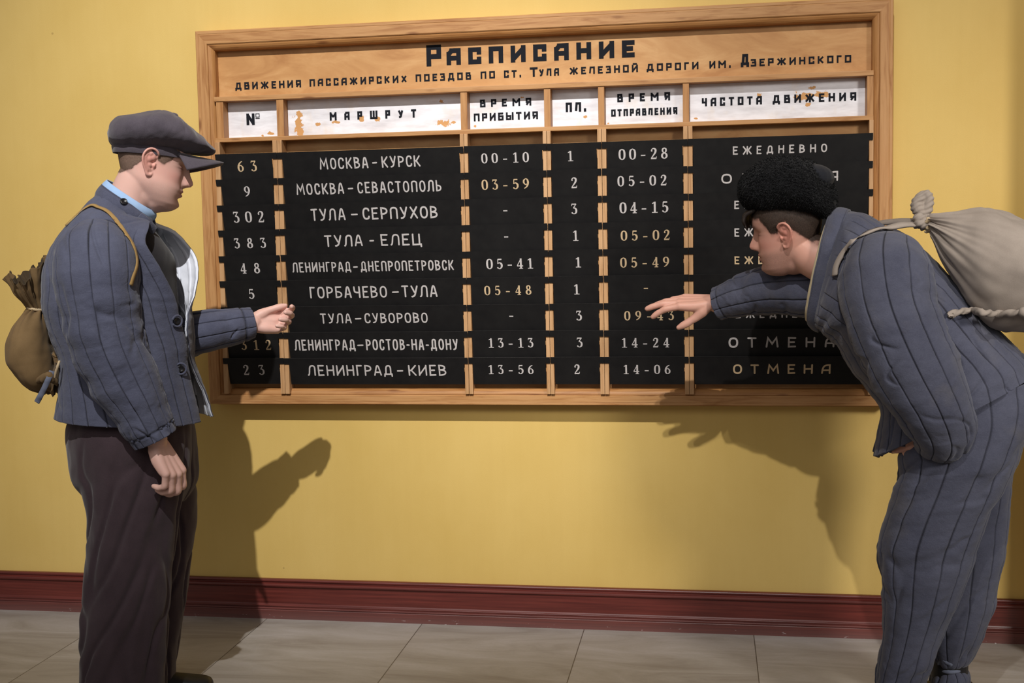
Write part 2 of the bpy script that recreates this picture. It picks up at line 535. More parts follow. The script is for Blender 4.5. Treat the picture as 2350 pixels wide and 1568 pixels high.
# book-face figures: strokes of varying width, balls and slabs; x, y in units of the height
D = {
    '0': [('c', [(0.30, 0.955, 0.035), (0.48, 0.82, 0.075), (0.525, 0.5, 0.09), (0.48, 0.18, 0.075), (0.30, 0.045, 0.035), (0.12, 0.18, 0.075), (0.075, 0.5, 0.09), (0.12, 0.82, 0.075), (0.30, 0.955, 0.035)])],
    '1': [('l', [(0.33, 0.0, 0.085), (0.33, 0.97, 0.085)]), ('l', [(0.10, 0.80, 0.035), (0.33, 0.93, 0.05)]), ('l', [(0.08, 0.035, 0.035), (0.58, 0.035, 0.035)])],
    '2': [('c', [(0.10, 0.72, 0.06), (0.14, 0.86, 0.045), (0.29, 0.945, 0.05), (0.46, 0.84, 0.085), (0.45, 0.62, 0.085), (0.30, 0.38, 0.06), (0.08, 0.10, 0.035)]), ('b', (0.125, 0.735, 0.07)), ('l', [(0.05, 0.065, 0.065), (0.50, 0.065, 0.065)]), ('l', [(0.50, 0.02, 0.035), (0.55, 0.24, 0.025)])],
    '3': [('l', [(0.10, 0.925, 0.055), (0.50, 0.925, 0.055)]), ('l', [(0.10, 0.97, 0.03), (0.07, 0.76, 0.025)]), ('l', [(0.49, 0.94, 0.04), (0.24, 0.585, 0.04)]), ('c', [(0.22, 0.56, 0.035), (0.36, 0.57, 0.055), (0.49, 0.42, 0.085), (0.47, 0.17, 0.08), (0.30, 0.045, 0.04), (0.12, 0.10, 0.045)]), ('b', (0.115, 0.135, 0.07))],
    '4': [('l', [(0.40, 0.0, 0.085), (0.40, 0.97, 0.085)]), ('l', [(0.42, 0.95, 0.04), (0.05, 0.30, 0.035)]), ('l', [(0.03, 0.275, 0.05), (0.60, 0.275, 0.05)]), ('l', [(0.22, 0.035, 0.035), (0.58, 0.035, 0.035)])],
    '5': [('l', [(0.14, 0.915, 0.06), (0.50, 0.915, 0.06)]), ('l', [(0.15, 0.93, 0.04), (0.12, 0.50, 0.035)]), ('c', [(0.12, 0.51, 0.03), (0.28, 0.60, 0.05), (0.47, 0.48, 0.085), (0.49, 0.24, 0.085), (0.34, 0.05, 0.045), (0.12, 0.09, 0.045)]), ('b', (0.115, 0.135, 0.07))],
    '6': [('c', [(0.49, 0.94, 0.03), (0.30, 0.84, 0.055), (0.14, 0.62, 0.08), (0.09, 0.34, 0.09), (0.16, 0.12, 0.07), (0.31, 0.04, 0.035), (0.48, 0.18, 0.075), (0.49, 0.40, 0.075), (0.33, 0.58, 0.04), (0.15, 0.48, 0.03)])],
    '7': [('l', [(0.08, 0.915, 0.06), (0.54, 0.915, 0.06)]), ('l', [(0.08, 0.97, 0.03), (0.07, 0.76, 0.025)]), ('c', [(0.53, 0.90, 0.04), (0.36, 0.5, 0.07), (0.26, 0.0, 0.09)])],
    '8': [('c', [(0.30, 0.955, 0.04), (0.44, 0.86, 0.07), (0.44, 0.66, 0.065), (0.30, 0.53, 0.05), (0.16, 0.66, 0.065), (0.16, 0.86, 0.07), (0.30, 0.955, 0.04)]), ('c', [(0.30, 0.53, 0.045), (0.48, 0.40, 0.08), (0.49, 0.18, 0.08), (0.30, 0.045, 0.04), (0.11, 0.18, 0.08), (0.12, 0.40, 0.08), (0.30, 0.53, 0.045)])],
    '-': [('l', [(0.10, 0.36, 0.05), (0.50, 0.36, 0.05)])],
}
D['9'] = [('c', [(0.6 - p[0], 1 - p[1], p[2]) for p in D['6'][0][1]])]


def figures(b, text, xl, xr, zb, zt, to3):
    H = zt - zb
    n = len(text)
    if text == '-':
        H = 0.036
        zb = (zb + zt) / 2 - 0.36 * H
    wd = 0.6 * H
    for i, c in enumerate(text):
        x0 = (xl + xr) / 2 - wd / 2 if n == 1 else xl + (xr - xl - wd) * i / (n - 1)
        for kind, st in D[c]:
            if kind == 'b':
                dot(b, (x0 + st[0] * H, zb + st[1] * H), st[2] * H, to3)
                continue
            pts = spl(st) if kind == 'c' else st
            ribbon(b, [(x0 + p[0] * H, zb + p[1] * H) for p in pts], [p[2] * H for p in pts], 0, 0, False, to3)


# ------------------------------------------------------------------ the timetable board
board = thing('timetable_board', 'wide pine-framed railway timetable board hung on the yellow wall', 'timetable', (0, -0.02, 1.5))
BO = Vector(board.location)


def bpart(b, name, mat, parent=None):
    """link a part of the board, keeping world coordinates in its mesh"""
    o = b.build(name, mat, parent or board)
    if parent is None:
        o.location = -BO
    return o


def rail(p0, p1, q1, q0, prof, name, mat):
    """a mitred moulding between outer corners p0-p1 and inner corners q0-q1; prof = [(t, y)], t from outer 0 to inner 1"""
    b = MB()
    n = len(prof)
    for a, c in ((p0, q0), (p1, q1)):
        for t, y in prof:
            b.v.append((a[0] + (c[0] - a[0]) * t, y, a[1] + (c[1] - a[1]) * t))
    b.f += [(i, (i + 1) % n, n + (i + 1) % n, n + i) for i in range(n)] + [tuple(range(n))[::-1], tuple(range(n, 2 * n))]
    return bpart(b, name, mat)


b = MB(); b.box(-1.200, 1.200, -0.030, 0.0, 0.815, 2.168); bpart(b, 'back_panel', M['ply'])
XO, XI, XL = 1.2117, 1.1685, 1.1470
ZT, ZTI, ZTL, ZB, ZBI, ZBL = 2.1756, 2.1265, 2.1060, 0.8224, 0.8570, 0.8785
pr = [(0, -0.002), (0, -0.073), (0.05, -0.0755), (0.22, -0.0755), (0.26, -0.0745), (0.30, -0.0755), (0.94, -0.0755), (1, -0.073), (1, -0.002)]
pl = [(0, -0.030), (0, -0.0700), (0.10, -0.0715), (0.30, -0.0705), (0.60, -0.0672), (0.85, -0.0620), (1, -0.0560), (1, -0.030)]
O = [(-XO, ZT), (XO, ZT), (XO, ZB), (-XO, ZB)]
I = [(-XI, ZTI), (XI, ZTI), (XI, ZBI), (-XI, ZBI)]
Lp = [(-XL, ZTL), (XL, ZTL), (XL, ZBL), (-XL, ZBL)]
for k in range(4):
    ax = 'X' if k % 2 == 0 else 'Z'
    rail(O[k], O[(k + 1) % 4], I[(k + 1) % 4], I[k], pr, 'frame_rail', M['rail' + ax])
    rail(I[k], I[(k + 1) % 4], Lp[(k + 1) % 4], Lp[k], pl, 'frame_lip', M['lip' + ax])
for z0, z1 in ((1.922, 1.9388), (1.7765, 1.7915)):
    b = MB(); b.box(-1.149, 1.149, -0.080, -0.030, z0, z1, 0.0015); bpart(b, 'cross_slat', M['slat'])
HP = [(-1.142, -1.1154), (-0.914, -0.888), (-0.242, -0.218), (0.052, 0.0745), (0.239, 0.260), (0.526, 0.547), (1.1287, 1.149)]
for x0, x1 in HP:
    b = MB(); b.box(x0, x1, -0.0765, -0.030, 1.7915, 1.922, 0.0012); bpart(b, 'heading_post', M['hpost'])
LP = [(-1.149, -1.131), (-0.931, -0.8965), (-0.2455, -0.2175), (0.0465, 0.0740), (0.2350, 0.2655), (0.5265, 0.5575), (1.1355, 1.149)]
for x0, x1 in LP:
    xm = (x0 + x1) / 2
    b = MB()
    if x1 - x0 > 0.02:                       # a pair of battens side by side
        b.box(x0, xm - 0.0006, -0.085, -0.030, 0.862, 1.7765, 0.0012)
        b.box(xm + 0.0006, x1, -0.085, -0.030, 0.862, 1.7765, 0.0012)
    else:
        b.box(x0, x1, -0.085, -0.030, 0.862, 1.7765, 0.0012)
    bpart(b, 'divider_post', M['lpost'])

flat = lambda y: (lambda q: (q[0], y, q[1]))
# headings
b = MB()
word(b, 'Р', -0.3703, -0.3167, 2.0212, 2.0953, flat(-0.0306), 'head', 0, 0.115)
word(b, 'АСПИСАНИЕ', -0.2978, 0.3627, 2.0222, 2.0803, flat(-0.0306), 'head', 0.34, 0.14)
bpart(b, 'title_lettering', M['ink'])
b = MB()
for t, x0, x1, z0, z1 in [('движения', -1.0847, -0.835, 1.9671, 1.9935), ('пассажирских', -0.803, -0.4436, 1.9683, 1.9944), ('поездов', -0.4112, -0.2113, 1.9694, 1.9953),
                          ('по', -0.177, -0.1257, 1.97, 1.9957), ('ст.', -0.0938, -0.033, 1.9703, 1.996), ('ула', 0.03, 0.1003, 1.9708, 1.9963), ('железной', 0.1368, 0.3732, 1.9715, 1.9968),
                          ('дороги', 0.403, 0.5788, 1.9723, 1.9975), ('им.', 0.6154, 0.6869, 1.9729, 1.9979), ('зержинского', 0.7536, 1.0827, 1.9739, 1.9987),
                          ('т', -0.0022, 0.0254, 1.9700, 2.0025), ('д', 0.7203, 0.7480, 1.9772, 2.0164)]:
    word(b, t.upper(), x0, x1, z0, z1, flat(-0.0306), 'head', 0.34, 0.115)
bpart(b, 'subtitle_lettering', M['ink'])
cards = [
    (0, [('N', -1.0453, -1.014, 1.8389, 1.8806, 0.1, 0.125), ('o', -1.0104, -0.9945, 1.8625, 1.8799, 0.1, 0.08)], [(-0.955, 1.806, 0.016, 0.010), (-0.985, 1.800, 0.008, 0.006)]),
    (1, [('МАРШРУТ', -0.7308, -0.4117, 1.8444, 1.8739, 0.95, 0.125)], [(-0.846, 1.825, 0.022, 0.055), (-0.846, 1.868, 0.028, 0.016), (-0.775, 1.832, 0.016, 0.010), (-0.707, 1.838, 0.022, 0.009), (-0.612, 1.846, 0.014, 0.014), (-0.553, 1.842, 0.012, 0.012), (-0.305, 1.822, 0.046, 0.016), (-0.318, 1.895, 0.014, 0.012)]),
    (2, [('ВРЕМЯ', -0.1807, 0.0015, 1.8712, 1.8981, 0.62, 0.12), ('ПРИБЫТИЯ', -0.2039, 0.0244, 1.8234, 1.8506, 0.26, 0.12)], [(-0.03, 1.900, 0.012, 0.006), (-0.20, 1.806, 0.006, 0.006)]),
    (3, [('ПЛ.', 0.122, 0.1926, 1.8435, 1.8764, 0.3, 0.125)], [(0.19, 1.826, 0.010, 0.008)]),
    (4, [('ВРЕМЯ', 0.3013, 0.4822, 1.871, 1.8992, 0.62, 0.12), ('ОТПРАВЛЕНИЯ', 0.2798, 0.5066, 1.8228, 1.8472, 0.26, 0.125)], [(0.27, 1.80, 0.005, 0.004)]),
    (5, [('ЧАСТОТА', 0.5893, 0.7904, 1.846, 1.8742, 0.42, 0.118), ('ДВИЖЕНИЯ', 0.8256, 1.0994, 1.8467, 1.8749, 0.42, 0.118)], [(0.78, 1.876, 0.014, 0.012), (0.93, 1.868, 0.045, 0.022), (0.99, 1.872, 0.028, 0.014), (0.945, 1.84, 0.016, 0.010), (0.955, 1.895, 0.02, 0.008), (0.57, 1.806, 0.010, 0.005)]),
]
for k, words, seeds in cards:
    x0, x1 = HP[k][1], HP[k + 1][0]
    b = MB(); b.box(x0 + 0.001, x1 - 0.001, -0.033, -0.030, 1.792, 1.9215)
    cdo = bpart(b, 'heading_card', m_card('flaking_white_paint', seeds))
    b = MB()
    for t, a, c, z0, z1, gp, hw in words:
        word(b, t, a, c, z0, z1, flat(-0.0336), 'head', gp, hw)
    bpart(b, 'lettering', M['ink'], cdo)

# ------------------------------------------------------------------ the black plates hung in the slots
RZ = [1.7325, 1.6415, 1.5496, 1.4585, 1.3662, 1.2751, 1.1803, 1.0870, 0.9938]
PH = 0.0965
TAB = 0.022
DY = 0.022
COLS = [(-1.1465, -0.9145, -1.1290, -0.9330), (-0.9125, -0.2320, -0.8945, -0.2475), (-0.2310, 0.0595, -0.2155, 0.0445), (0.0615, 0.2490, 0.0760, 0.2330), (0.2515, 0.5410, 0.2675, 0.5245), (0.5430, 1.1475, 0.5595, 1.1335)]
TXT = [
    (0, 1, [('МОСКВА', -0.757, -0.578), ('-', -0.564, -0.545), ('КУРСК', -0.529, -0.389)], 1.6678, 1.7075),
    (1, 1, [('МОСКВА', -0.847, -0.67), ('-', -0.656, -0.635), ('СЕВАСТОПОЛЬ', -0.62, -0.315)], 1.5793, 1.6192),
    (2, 1, [('ТУЛА', -0.795, -0.668), ('-', -0.647, -0.621), ('СЕРПУХОВ', -0.604, -0.331)], 1.4862, 1.5289),
    (3, 1, [('ТУЛА', -0.748, -0.607), ('-', -0.582, -0.564), ('ЕЛЕЦ', -0.54, -0.391)], 1.3925, 1.4339),
    (4, 1, [('ЛЕНИНГРАД', -0.872, -0.653), ('-', -0.645, -0.627), ('ДНЕПРОПЕТРОВСК', -0.617, -0.277)], 1.3023, 1.3389),
    (5, 1, [('ГОРБАЧЕВО', -0.809, -0.522), ('-', -0.504, -0.478), ('ТУЛА', -0.468, -0.339)], 1.2081, 1.2506),
    (6, 1, [('ТУЛА', -0.773, -0.657), ('-', -0.644, -0.619), ('СУВОРОВО', -0.608, -0.376)], 1.1166, 1.1539),
    (7, 1, [('ЛЕНИНГРАД', -0.873, -0.645), ('-', -0.638, -0.614), ('РОСТОВ-НА-ДОНУ', -0.605, -0.268)], 1.0194, 1.0601),
    (8, 1, [('ЛЕНИНГРАД', -0.826, -0.51), ('-', -0.494, -0.47), ('КИЕВ', -0.451, -0.313)], 0.9271, 0.9672),
    (0, 5, [('ЕЖЕДНЕВНО', 0.692, 1.0)], 1.6756, 1.7033), (1, 5, [('ОТМЕНА', 0.653, 1.036)], 1.5799, 1.6126), (2, 5, [('ЕЖЕДНЕВНО', 0.696, 1.005)], 1.4941, 1.5217),
    (3, 5, [('ЕЖЕДНЕВНО', 0.696, 1.007)], 1.4005, 1.4291), (4, 5, [('ЕЖЕДНЕВНО', 0.696, 1.008)], 1.3073, 1.3344), (5, 5, [('ЕЖЕДНЕВНО', 0.699, 1.01)], 1.2165, 1.243),
    (6, 5, [('ЕЖЕДНЕВНО', 0.7, 1.012)], 1.1239, 1.1523), (7, 5, [('ОТМЕНА', 0.675, 1.026)], 1.0229, 1.0592), (8, 5, [('ОТМЕНА', 0.69, 1.013)], 0.9329, 0.9666),
    (0, 0, '63', -1.065, -0.992, 1.6684, 1.7073), (1, 0, '9', -1.046, -1.02, 1.578, 1.6159), (2, 0, '302', -1.09, -0.972, 1.4855, 1.5262), (3, 0, '383', -1.09, -0.968, 1.3927, 1.4304),
    (4, 0, '48', -1.069, -0.994, 1.3013, 1.3396), (5, 0, '5', -1.043, -1.018, 1.2087, 1.2462), (6, 0, '7', -1.047, -1.022, 1.1158, 1.1524), (7, 0, '312', -1.078, -0.962, 1.0225, 1.06), (8, 0, '23', -1.073, -0.991, 0.9306, 0.969),
    (0, 2, '00-10', -0.17, -0.003, 1.6719, 1.7071), (1, 2, '03-59', -0.171, -0.004, 1.5801, 1.6163), (2, 2, '-', -0.097, -0.081, 1.5032, 1.5092), (3, 2, '-', -0.095, -0.08, 1.4123, 1.4183),
    (4, 2, '05-41', -0.16, 0.006, 1.3034, 1.3407), (5, 2, '05-48', -0.169, -0.002, 1.212, 1.2463), (6, 2, '-', -0.082, -0.068, 1.1345, 1.1407), (7, 2, '13-13', -0.16, 0.002, 1.027, 1.0617), (8, 2, '13-56', -0.162, 0.001, 0.933, 0.9669),
    (0, 3, '1', 0.132, 0.15, 1.6711, 1.7068), (1, 3, '2', 0.141, 0.165, 1.5784, 1.6157), (2, 3, '3', 0.14, 0.164, 1.4887, 1.5261), (3, 3, '1', 0.146, 0.164, 1.397, 1.4335), (4, 3, '1', 0.154, 0.172, 1.305, 1.3412),
    (5, 3, '1', 0.147, 0.165, 1.2114, 1.2477), (6, 3, '3', 0.152, 0.175, 1.1203, 1.1559), (7, 3, '3', 0.153, 0.176, 1.0266, 1.0625), (8, 3, '2', 0.142, 0.166, 0.9328, 0.9683),
    (0, 4, '00-28', 0.308, 0.474, 1.6696, 1.7072), (1, 4, '05-02', 0.303, 0.47, 1.5797, 1.6159), (2, 4, '04-15', 0.309, 0.475, 1.4877, 1.5263), (3, 4, '05-02', 0.312, 0.479, 1.394, 1.4297), (4, 4, '05-49', 0.309, 0.476, 1.3015, 1.3374),
    (5, 4, '-', 0.389, 0.403, 1.2266, 1.2326), (6, 4, '09-43', 0.321, 0.491, 1.1191, 1.1529), (7, 4, '14-24', 0.309, 0.474, 1.0255, 1.0597), (8, 4, '14-06', 0.314, 0.478, 0.9326, 0.9664),
]
WARM_CAST = {(0, 0), (7, 0), (5, 2), (3, 4), (4, 4), (5, 4), (6, 4), (4, 5), (8, 5), (1, 2)}
ROW = ['top', 'second', 'third', 'fourth', 'fifth', 'sixth', 'seventh', 'eighth', 'bottom']
HEAD = ['train number', 'route', 'arrival time', 'platform', 'departure time', 'frequency']


def plate(r, c, content):
    X0, X1, B0, B1 = COLS[c]
    jx = random.uniform(-0.0012, 0.0012)
    jz = random.uniform(-0.0008, 0.0008)
    cx, zt = (X0 + X1) / 2 + jx, RZ[r] + jz
    ph = PH if r < 8 else PH + 0.001
    txt = content if isinstance(content, str) else ''.join(' – ' if w[0] == '-' else w[0] for w in content[0])
    what = 'a dash' if txt == '-' else txt
    o = thing('timetable_plate', 'black plate painted %s, %s row, %s column' % (what, ROW[r], HEAD[c]), 'plate', (cx, -0.0945, zt), HEAD[c] + ' plates on the board')
    # T-shaped sheet: tabs at the top, a narrower body leaning back below them
    s = random.uniform(0.9, 1.1) * DY / PH
    out = [(X0 - cx, 0), (X1 - cx, 0), (X1 - cx, -TAB), (B1 - cx, -TAB), (B1 - cx, -ph), (B0 - cx, -ph), (B0 - cx, -TAB), (X0 - cx, -TAB)]
    out = [(x + (jx if i in (0, 1, 2, 7) else 0), z) for i, (x, z) in enumerate(out)]
    b = MB()
    th = 0.0026
    fr = [(x, s * -z, z) for x, z in out]
    bk = [(x, s * -z + th, z) for x, z in out]
    n = 8
    b.add(fr + bk, [(0, 7, 6, 3, 2, 1), (6, 5, 4, 3), (8, 9, 10, 11, 14, 15), (14, 11, 12, 13)] + [(i, (i + 1) % n, n + (i + 1) % n, n + i) for i in range(n)])
    sh = b.build('sheet', [M['plate'], M['edge']], o)
    sh.data.polygons[4].material_index = 1  # top edge of the sheet gets the paler material
    return o, cx, zt, s


for e in TXT:
    r, c = e[0], e[1]
    o, cx, zt, s = plate(r, c, e[2] if isinstance(e[2], str) else (e[2],))
    to3 = (lambda cx, zt, s: (lambda q: (q[0] - cx, s * (zt - q[1]) - 0.0005, q[1] - zt)))(cx, zt, s)
    b = MB()
    if isinstance(e[2], str):
        figures(b, e[2], e[3], e[4], e[5], e[6], to3)
    else:
        zb, ztop = e[3], e[4]
        for w_, x0, x1 in e[2]:
            if w_ == '-':
                zm = zb + 0.45 * (ztop - zb)
                ribbon(b, [(x0 + 0.003, zm), (x1 - 0.003, zm + 0.0005)], [0.0026, 0.0026], 0, 0, True, to3)
            elif c == 5:
                word(b, w_, x0, x1, zb, ztop, to3, 'freq', 0.55 if len(w_) > 6 else 0.62, 0.085)
            else:
                word(b, w_, x0, x1, zb, ztop, to3, 'brush', 0.2, 0.068)
    b.build('lettering', M['warm_cast_paint'] if (r, c) in WARM_CAST else M['white_paint'], o)


# ------------------------------------------------------------------ tools for figures and cloth
def vec(*a):
    return np.array(a, float)


def unit(v):
    v = np.asarray(v, float)
    return v / np.linalg.norm(v)


def sight(px, py):
    return FW + RT * (px - 1175) / FPX - UP * (py - 784) / FPX


def at_depth(px, py, y):
    d = sight(px, py)
    return CAM + d * (y - CAM[1]) / d[1]


class Side:
    """a vertical plane through a figure: measured points are put on it, s metres towards the near side"""

    def __init__(self, base, ang, near):
        self.b = np.asarray(base, float)
        a = math.radians(ang)
        self.f = vec(math.cos(a), math.sin(a), 0)
        self.n = vec(self.f[1], -self.f[0], 0) * near

    def __call__(self, px, py, s=0.0):
        d = sight(px, py)
        t = ((self.b - CAM) @ self.n + s) / (d @ self.n)
        return CAM + d * t


def crom(P, n, closed=False, param=None):
    """Catmull-Rom resample of an array of points (k, ...) at n stations, chordal in the first axis"""
    P = np.asarray(P, float)
    k = len(P)
    if closed:
        P = np.concatenate([P[-1:], P, P[:2]])
        d = np.linalg.norm((P[2:-1] - P[1:-2]).reshape(k, -1), axis=1)
    else:
        P = np.concatenate([2 * P[:1] - P[1:2], P, 2 * P[-1:] - P[-2:-1]])
        d = np.linalg.norm((P[2:-1] - P[1:-2]).reshape(k - 1, -1), axis=1)
    cum = np.concatenate([[0], np.cumsum(d)])
    if param is None:
        s = np.linspace(0, cum[-1], n, endpoint=not closed)
    else:
        s = np.asarray(param) * cum[-1]
    i = np.clip(np.searchsorted(cum, s, side='right') - 1, 0, len(d) - 1)
    t = (s - cum[i]) / np.maximum(d[i], 1e-9)
    t = t.reshape((-1,) + (1,) * (P.ndim - 1))
    p0, p1, p2, p3 = P[i], P[i + 1], P[i + 2], P[i + 3]
    return 0.5 * (2 * p1 + (p2 - p0) * t + (2 * p0 - 5 * p1 + 4 * p2 - p3) * t * t + (3 * p1 - p0 - 3 * p2 + p3) * t ** 3)


def ell(c, a, b, e=2.0, n=48, th=None):
    """superellipse ring: centre c, half-axes a (towards theta 0) and b (towards theta 90)"""
    th = np.linspace(0, 2 * np.pi, n, endpoint=False) if th is None else th
    ct, st = np.cos(th), np.sin(th)
    x = np.sign(ct) * np.abs(ct) ** (2 / e)
    y = np.sign(st) * np.abs(st) ** (2 / e)
    return c + x[:, None] * a + y[:, None] * b


def normals(Pg, closed):
    if closed:
        du = np.roll(Pg, -1, 1) - np.roll(Pg, 1, 1)
    else:
        du = np.gradient(Pg, axis=1)
    dv = np.gradient(Pg, axis=0)
    N = np.cross(du, dv)
    N /= np.maximum(np.linalg.norm(N, axis=2, keepdims=True), 1e-12)
    c = Pg.mean(axis=1, keepdims=True)
    if ((Pg - c) * N).sum() < 0:
        N = -N
    return N


def vn(u, v, pu=0, seed=0):
    """smooth value noise, periodic in u with period pu"""
    iu, iv = np.floor(u).astype(int), np.floor(v).astype(int)
    fu, fv = u - iu, v - iv
    fu = fu * fu * (3 - 2 * fu)
    fv = fv * fv * (3 - 2 * fv)

    def h(a, b):
        a = a % pu if pu else a
        x = np.sin(a * 127.1 + b * 311.7 + seed * 74.7) * 43758.5453
        return x - np.floor(x)
    return (h(iu, iv) * (1 - fu) + h(iu + 1, iv) * fu) * (1 - fv) + (h(iu, iv + 1) * (1 - fu) + h(iu + 1, iv + 1) * fu) * fv - 0.5


def n3(P, f, seed=0, oct=3):
    """cheap smooth 3-D noise from rotated sines"""
    r = np.random.RandomState(seed)
    out = np.zeros(P.shape[:-1])
    a = 1.0
    for k in range(oct):
        for j in range(4):
            d = r.normal(size=3)
            d /= np.linalg.norm(d)
            ph = r.uniform(0, 6.28, 2)
            e = np.cross(d, r.normal(size=3))
            q = P @ d * f
            out += a * np.sin(q + 1.7 * np.sin(P @ e * f * 0.6 + ph[1]) + ph[0]) / 4
        f *= 1.9
        a *= 0.55
    return out


def cloth(Pg, closed, grooves=0, depth=0.003, width=0.0018, puff=0.003, wr=0.004, wf=(5, 14), seed=1, goff=0.0, gvar=0.0, skew=0.0, gpos=None, fade=None, gm=None):
    """quilt and crease a grid; returns the grid and a 0..1 seam mask"""
    nv, nu = Pg.shape[:2]
    N = normals(Pg, closed)
    U, V = np.meshgrid(np.arange(nu) / (nu if closed else nu - 1), np.linspace(0, 1, nv))
    ul = np.linalg.norm(np.diff(Pg, axis=1), axis=2).sum(1).mean()
    d = np.zeros((nv, nu))
    seam = np.zeros((nv, nu))
    if grooves or gpos is not None:
        if gpos is None:
            x = (U + goff + skew * V) * grooves
            dist = np.abs(x - np.round(x)) / grooves * ul
            cell = ul / grooves
        else:
            dist = np.min(np.abs(U[..., None] - np.asarray(gpos)), axis=2) * ul
            cell = ul * np.min(np.diff(sorted(gpos)))
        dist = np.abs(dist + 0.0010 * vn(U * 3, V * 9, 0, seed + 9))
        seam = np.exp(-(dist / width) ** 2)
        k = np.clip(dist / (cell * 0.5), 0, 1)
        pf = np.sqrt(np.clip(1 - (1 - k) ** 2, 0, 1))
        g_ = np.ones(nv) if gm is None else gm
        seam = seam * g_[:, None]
        d += (puff * (pf - 0.6)) * g_[:, None] - depth * seam
        # short puckers running out of the stitching
        pk = vn(U * 44, V * 64, 44 if closed else 0, seed + 4)
        d += 0.0013 * pk * np.exp(-dist / (cell * 0.4))
    w1 = vn(U * wf[0], V * wf[1] + U * 2, wf[0] if closed else 0, seed)
    w2 = vn(U * wf[0] * 2, V * wf[1] * 2.1, wf[0] * 2 if closed else 0, seed + 1)
    w3 = vn(U * wf[0] * 4, V * wf[1] * 3.5, wf[0] * 4 if closed else 0, seed + 2)
    w4 = vn(U * wf[0], V * wf[1] * 0.6 + 7.3, wf[0] if closed else 0, seed + 5)
    # a few sharp creases where the cloth buckles, and gentle crumpling elsewhere
    ph = 2 * np.pi * U
    q = np.stack([np.cos(ph) * wf[0] * 0.30, np.sin(ph) * wf[0] * 0.30, V * wf[1] * 0.62], -1) if closed else np.stack([U * wf[0] * 1.6, 0 * U, V * wf[1] * 0.62], -1)
    cr = np.exp(-(n3(q, 2.4, seed + 60, 1) / 0.13) ** 2) * sm(0.0, 0.24, w4)
    d += wr * (0.95 * w1 - 0.50 * cr + 0.16 * w3)
    if fade is not None:
        d *= fade[:, None]
    return Pg + N * d[..., None], seam


def grid(name, Pg, mat, parent, closed=True, seam=None, solid=0.0, offset=-1.0, caps=False, org=None, inner=0, smooth=True, flip=None):
    """link a grid of points as one mesh"""
    nv, nu = Pg.shape[:2]
    if flip is None:
        du = (np.roll(Pg, -1, 1) - Pg)
        dv = np.gradient(Pg, axis=0)
        Nn = np.cross(du, dv)
        flip = ((Pg - Pg.mean(axis=1, keepdims=True)) * Nn)[:, :-1].sum() < 0
    idx = np.arange(nv * nu).reshape(nv, nu)
    m = nu if closed else nu - 1
    a = idx[:-1, :m].ravel()
    b_ = np.roll(idx, -1, 1)[:-1, :m].ravel()
    c_ = np.roll(idx, -1, 1)[1:, :m].ravel()
    d_ = idx[1:, :m].ravel()
    F = np.stack([a, b_, c_, d_], 1)
    if flip:
        F = F[:, ::-1]
    V = Pg.reshape(-1, 3)
    faces = F.tolist()
    if caps:
        faces.append(idx[0, ::-1].tolist() if not flip else idx[0].tolist())
        faces.append(idx[-1].tolist() if not flip else idx[-1, ::-1].tolist())
    org = np.zeros(3) if org is None else org
    me = bpy.data.meshes.new(name)
    me.from_pydata((V - org).tolist(), [], faces)
    me.update()
    if seam is not None:
        at = me.attributes.new('seam', 'FLOAT', 'POINT')
        at.data.foreach_set('value', seam.ravel().astype(np.float32))
    o = link(name, me, mat, parent, smooth)
    if solid:
        s = o.modifiers.new('thickness', 'SOLIDIFY')
        s.thickness = solid
        s.offset = offset
        s.use_even_offset = False
        if inner:
            s.material_offset = inner
            s.material_offset_rim = inner
    return o


def tube_grid(path, radii, nu=24, nv=60, up=None, flat=1.0):
    """a round or flattened tube along a spline: rings of points"""
    Pc = crom(path, nv)
    R = crom(np.asarray(radii, float)[:, None], nv, param=None)[:, 0] if len(radii) == len(path) else np.full(nv, radii[0])
    # radius stations follow the chord stations of the path
    Q = np.concatenate([np.asarray(path, float), np.asarray(radii, float)[:, None]], 1) if len(radii) == len(path) else None
    if Q is not None:
        d = np.linalg.norm(np.diff(np.asarray(path, float), axis=0), axis=1)
        cum = np.concatenate([[0], np.cumsum(d)])
        R = np.interp(np.linspace(0, cum[-1], nv), cum, radii)
    T = np.gradient(Pc, axis=0)
    T /= np.linalg.norm(T, axis=1, keepdims=True)
    n0 = np.cross(T[0], vec(0, 0, 1) if up is None else up)
    if np.linalg.norm(n0) < 1e-3:
        n0 = np.cross(T[0], vec(1, 0, 0))
    n0 = unit(n0)
    out = []
    th = np.linspace(0, 2 * np.pi, nu, endpoint=False)
    for i in range(nv):
        n0 = unit(n0 - T[i] * (n0 @ T[i]))
        b0 = np.cross(T[i], n0)
        out.append(Pc[i] + R[i] * (np.cos(th)[:, None] * n0 + flat * np.sin(th)[:, None] * b0))
    return np.array(out)


def close_ends(Pg, k=4):
    """round both ends of a tube grid into points"""
    out = [Pg]
    for end, nxt in ((0, 1), (-1, -2)):
        c = Pg[end].mean(0)
        r = np.linalg.norm(Pg[end] - c, axis=1).mean()
        dirv = unit(c - Pg[nxt].mean(0))
        rings = [c + (Pg[end] - c) * math.cos(a) + dirv * r * math.sin(a) for a in np.linspace(0, math.pi / 2, k + 1)[1:]]
        rings[-1] = c + (Pg[end] - c) * 0.02 + dirv * r
        out = [np.array(rings[::-1])] + out if end == 0 else out + [np.array(rings)]
    return np.concatenate(out)


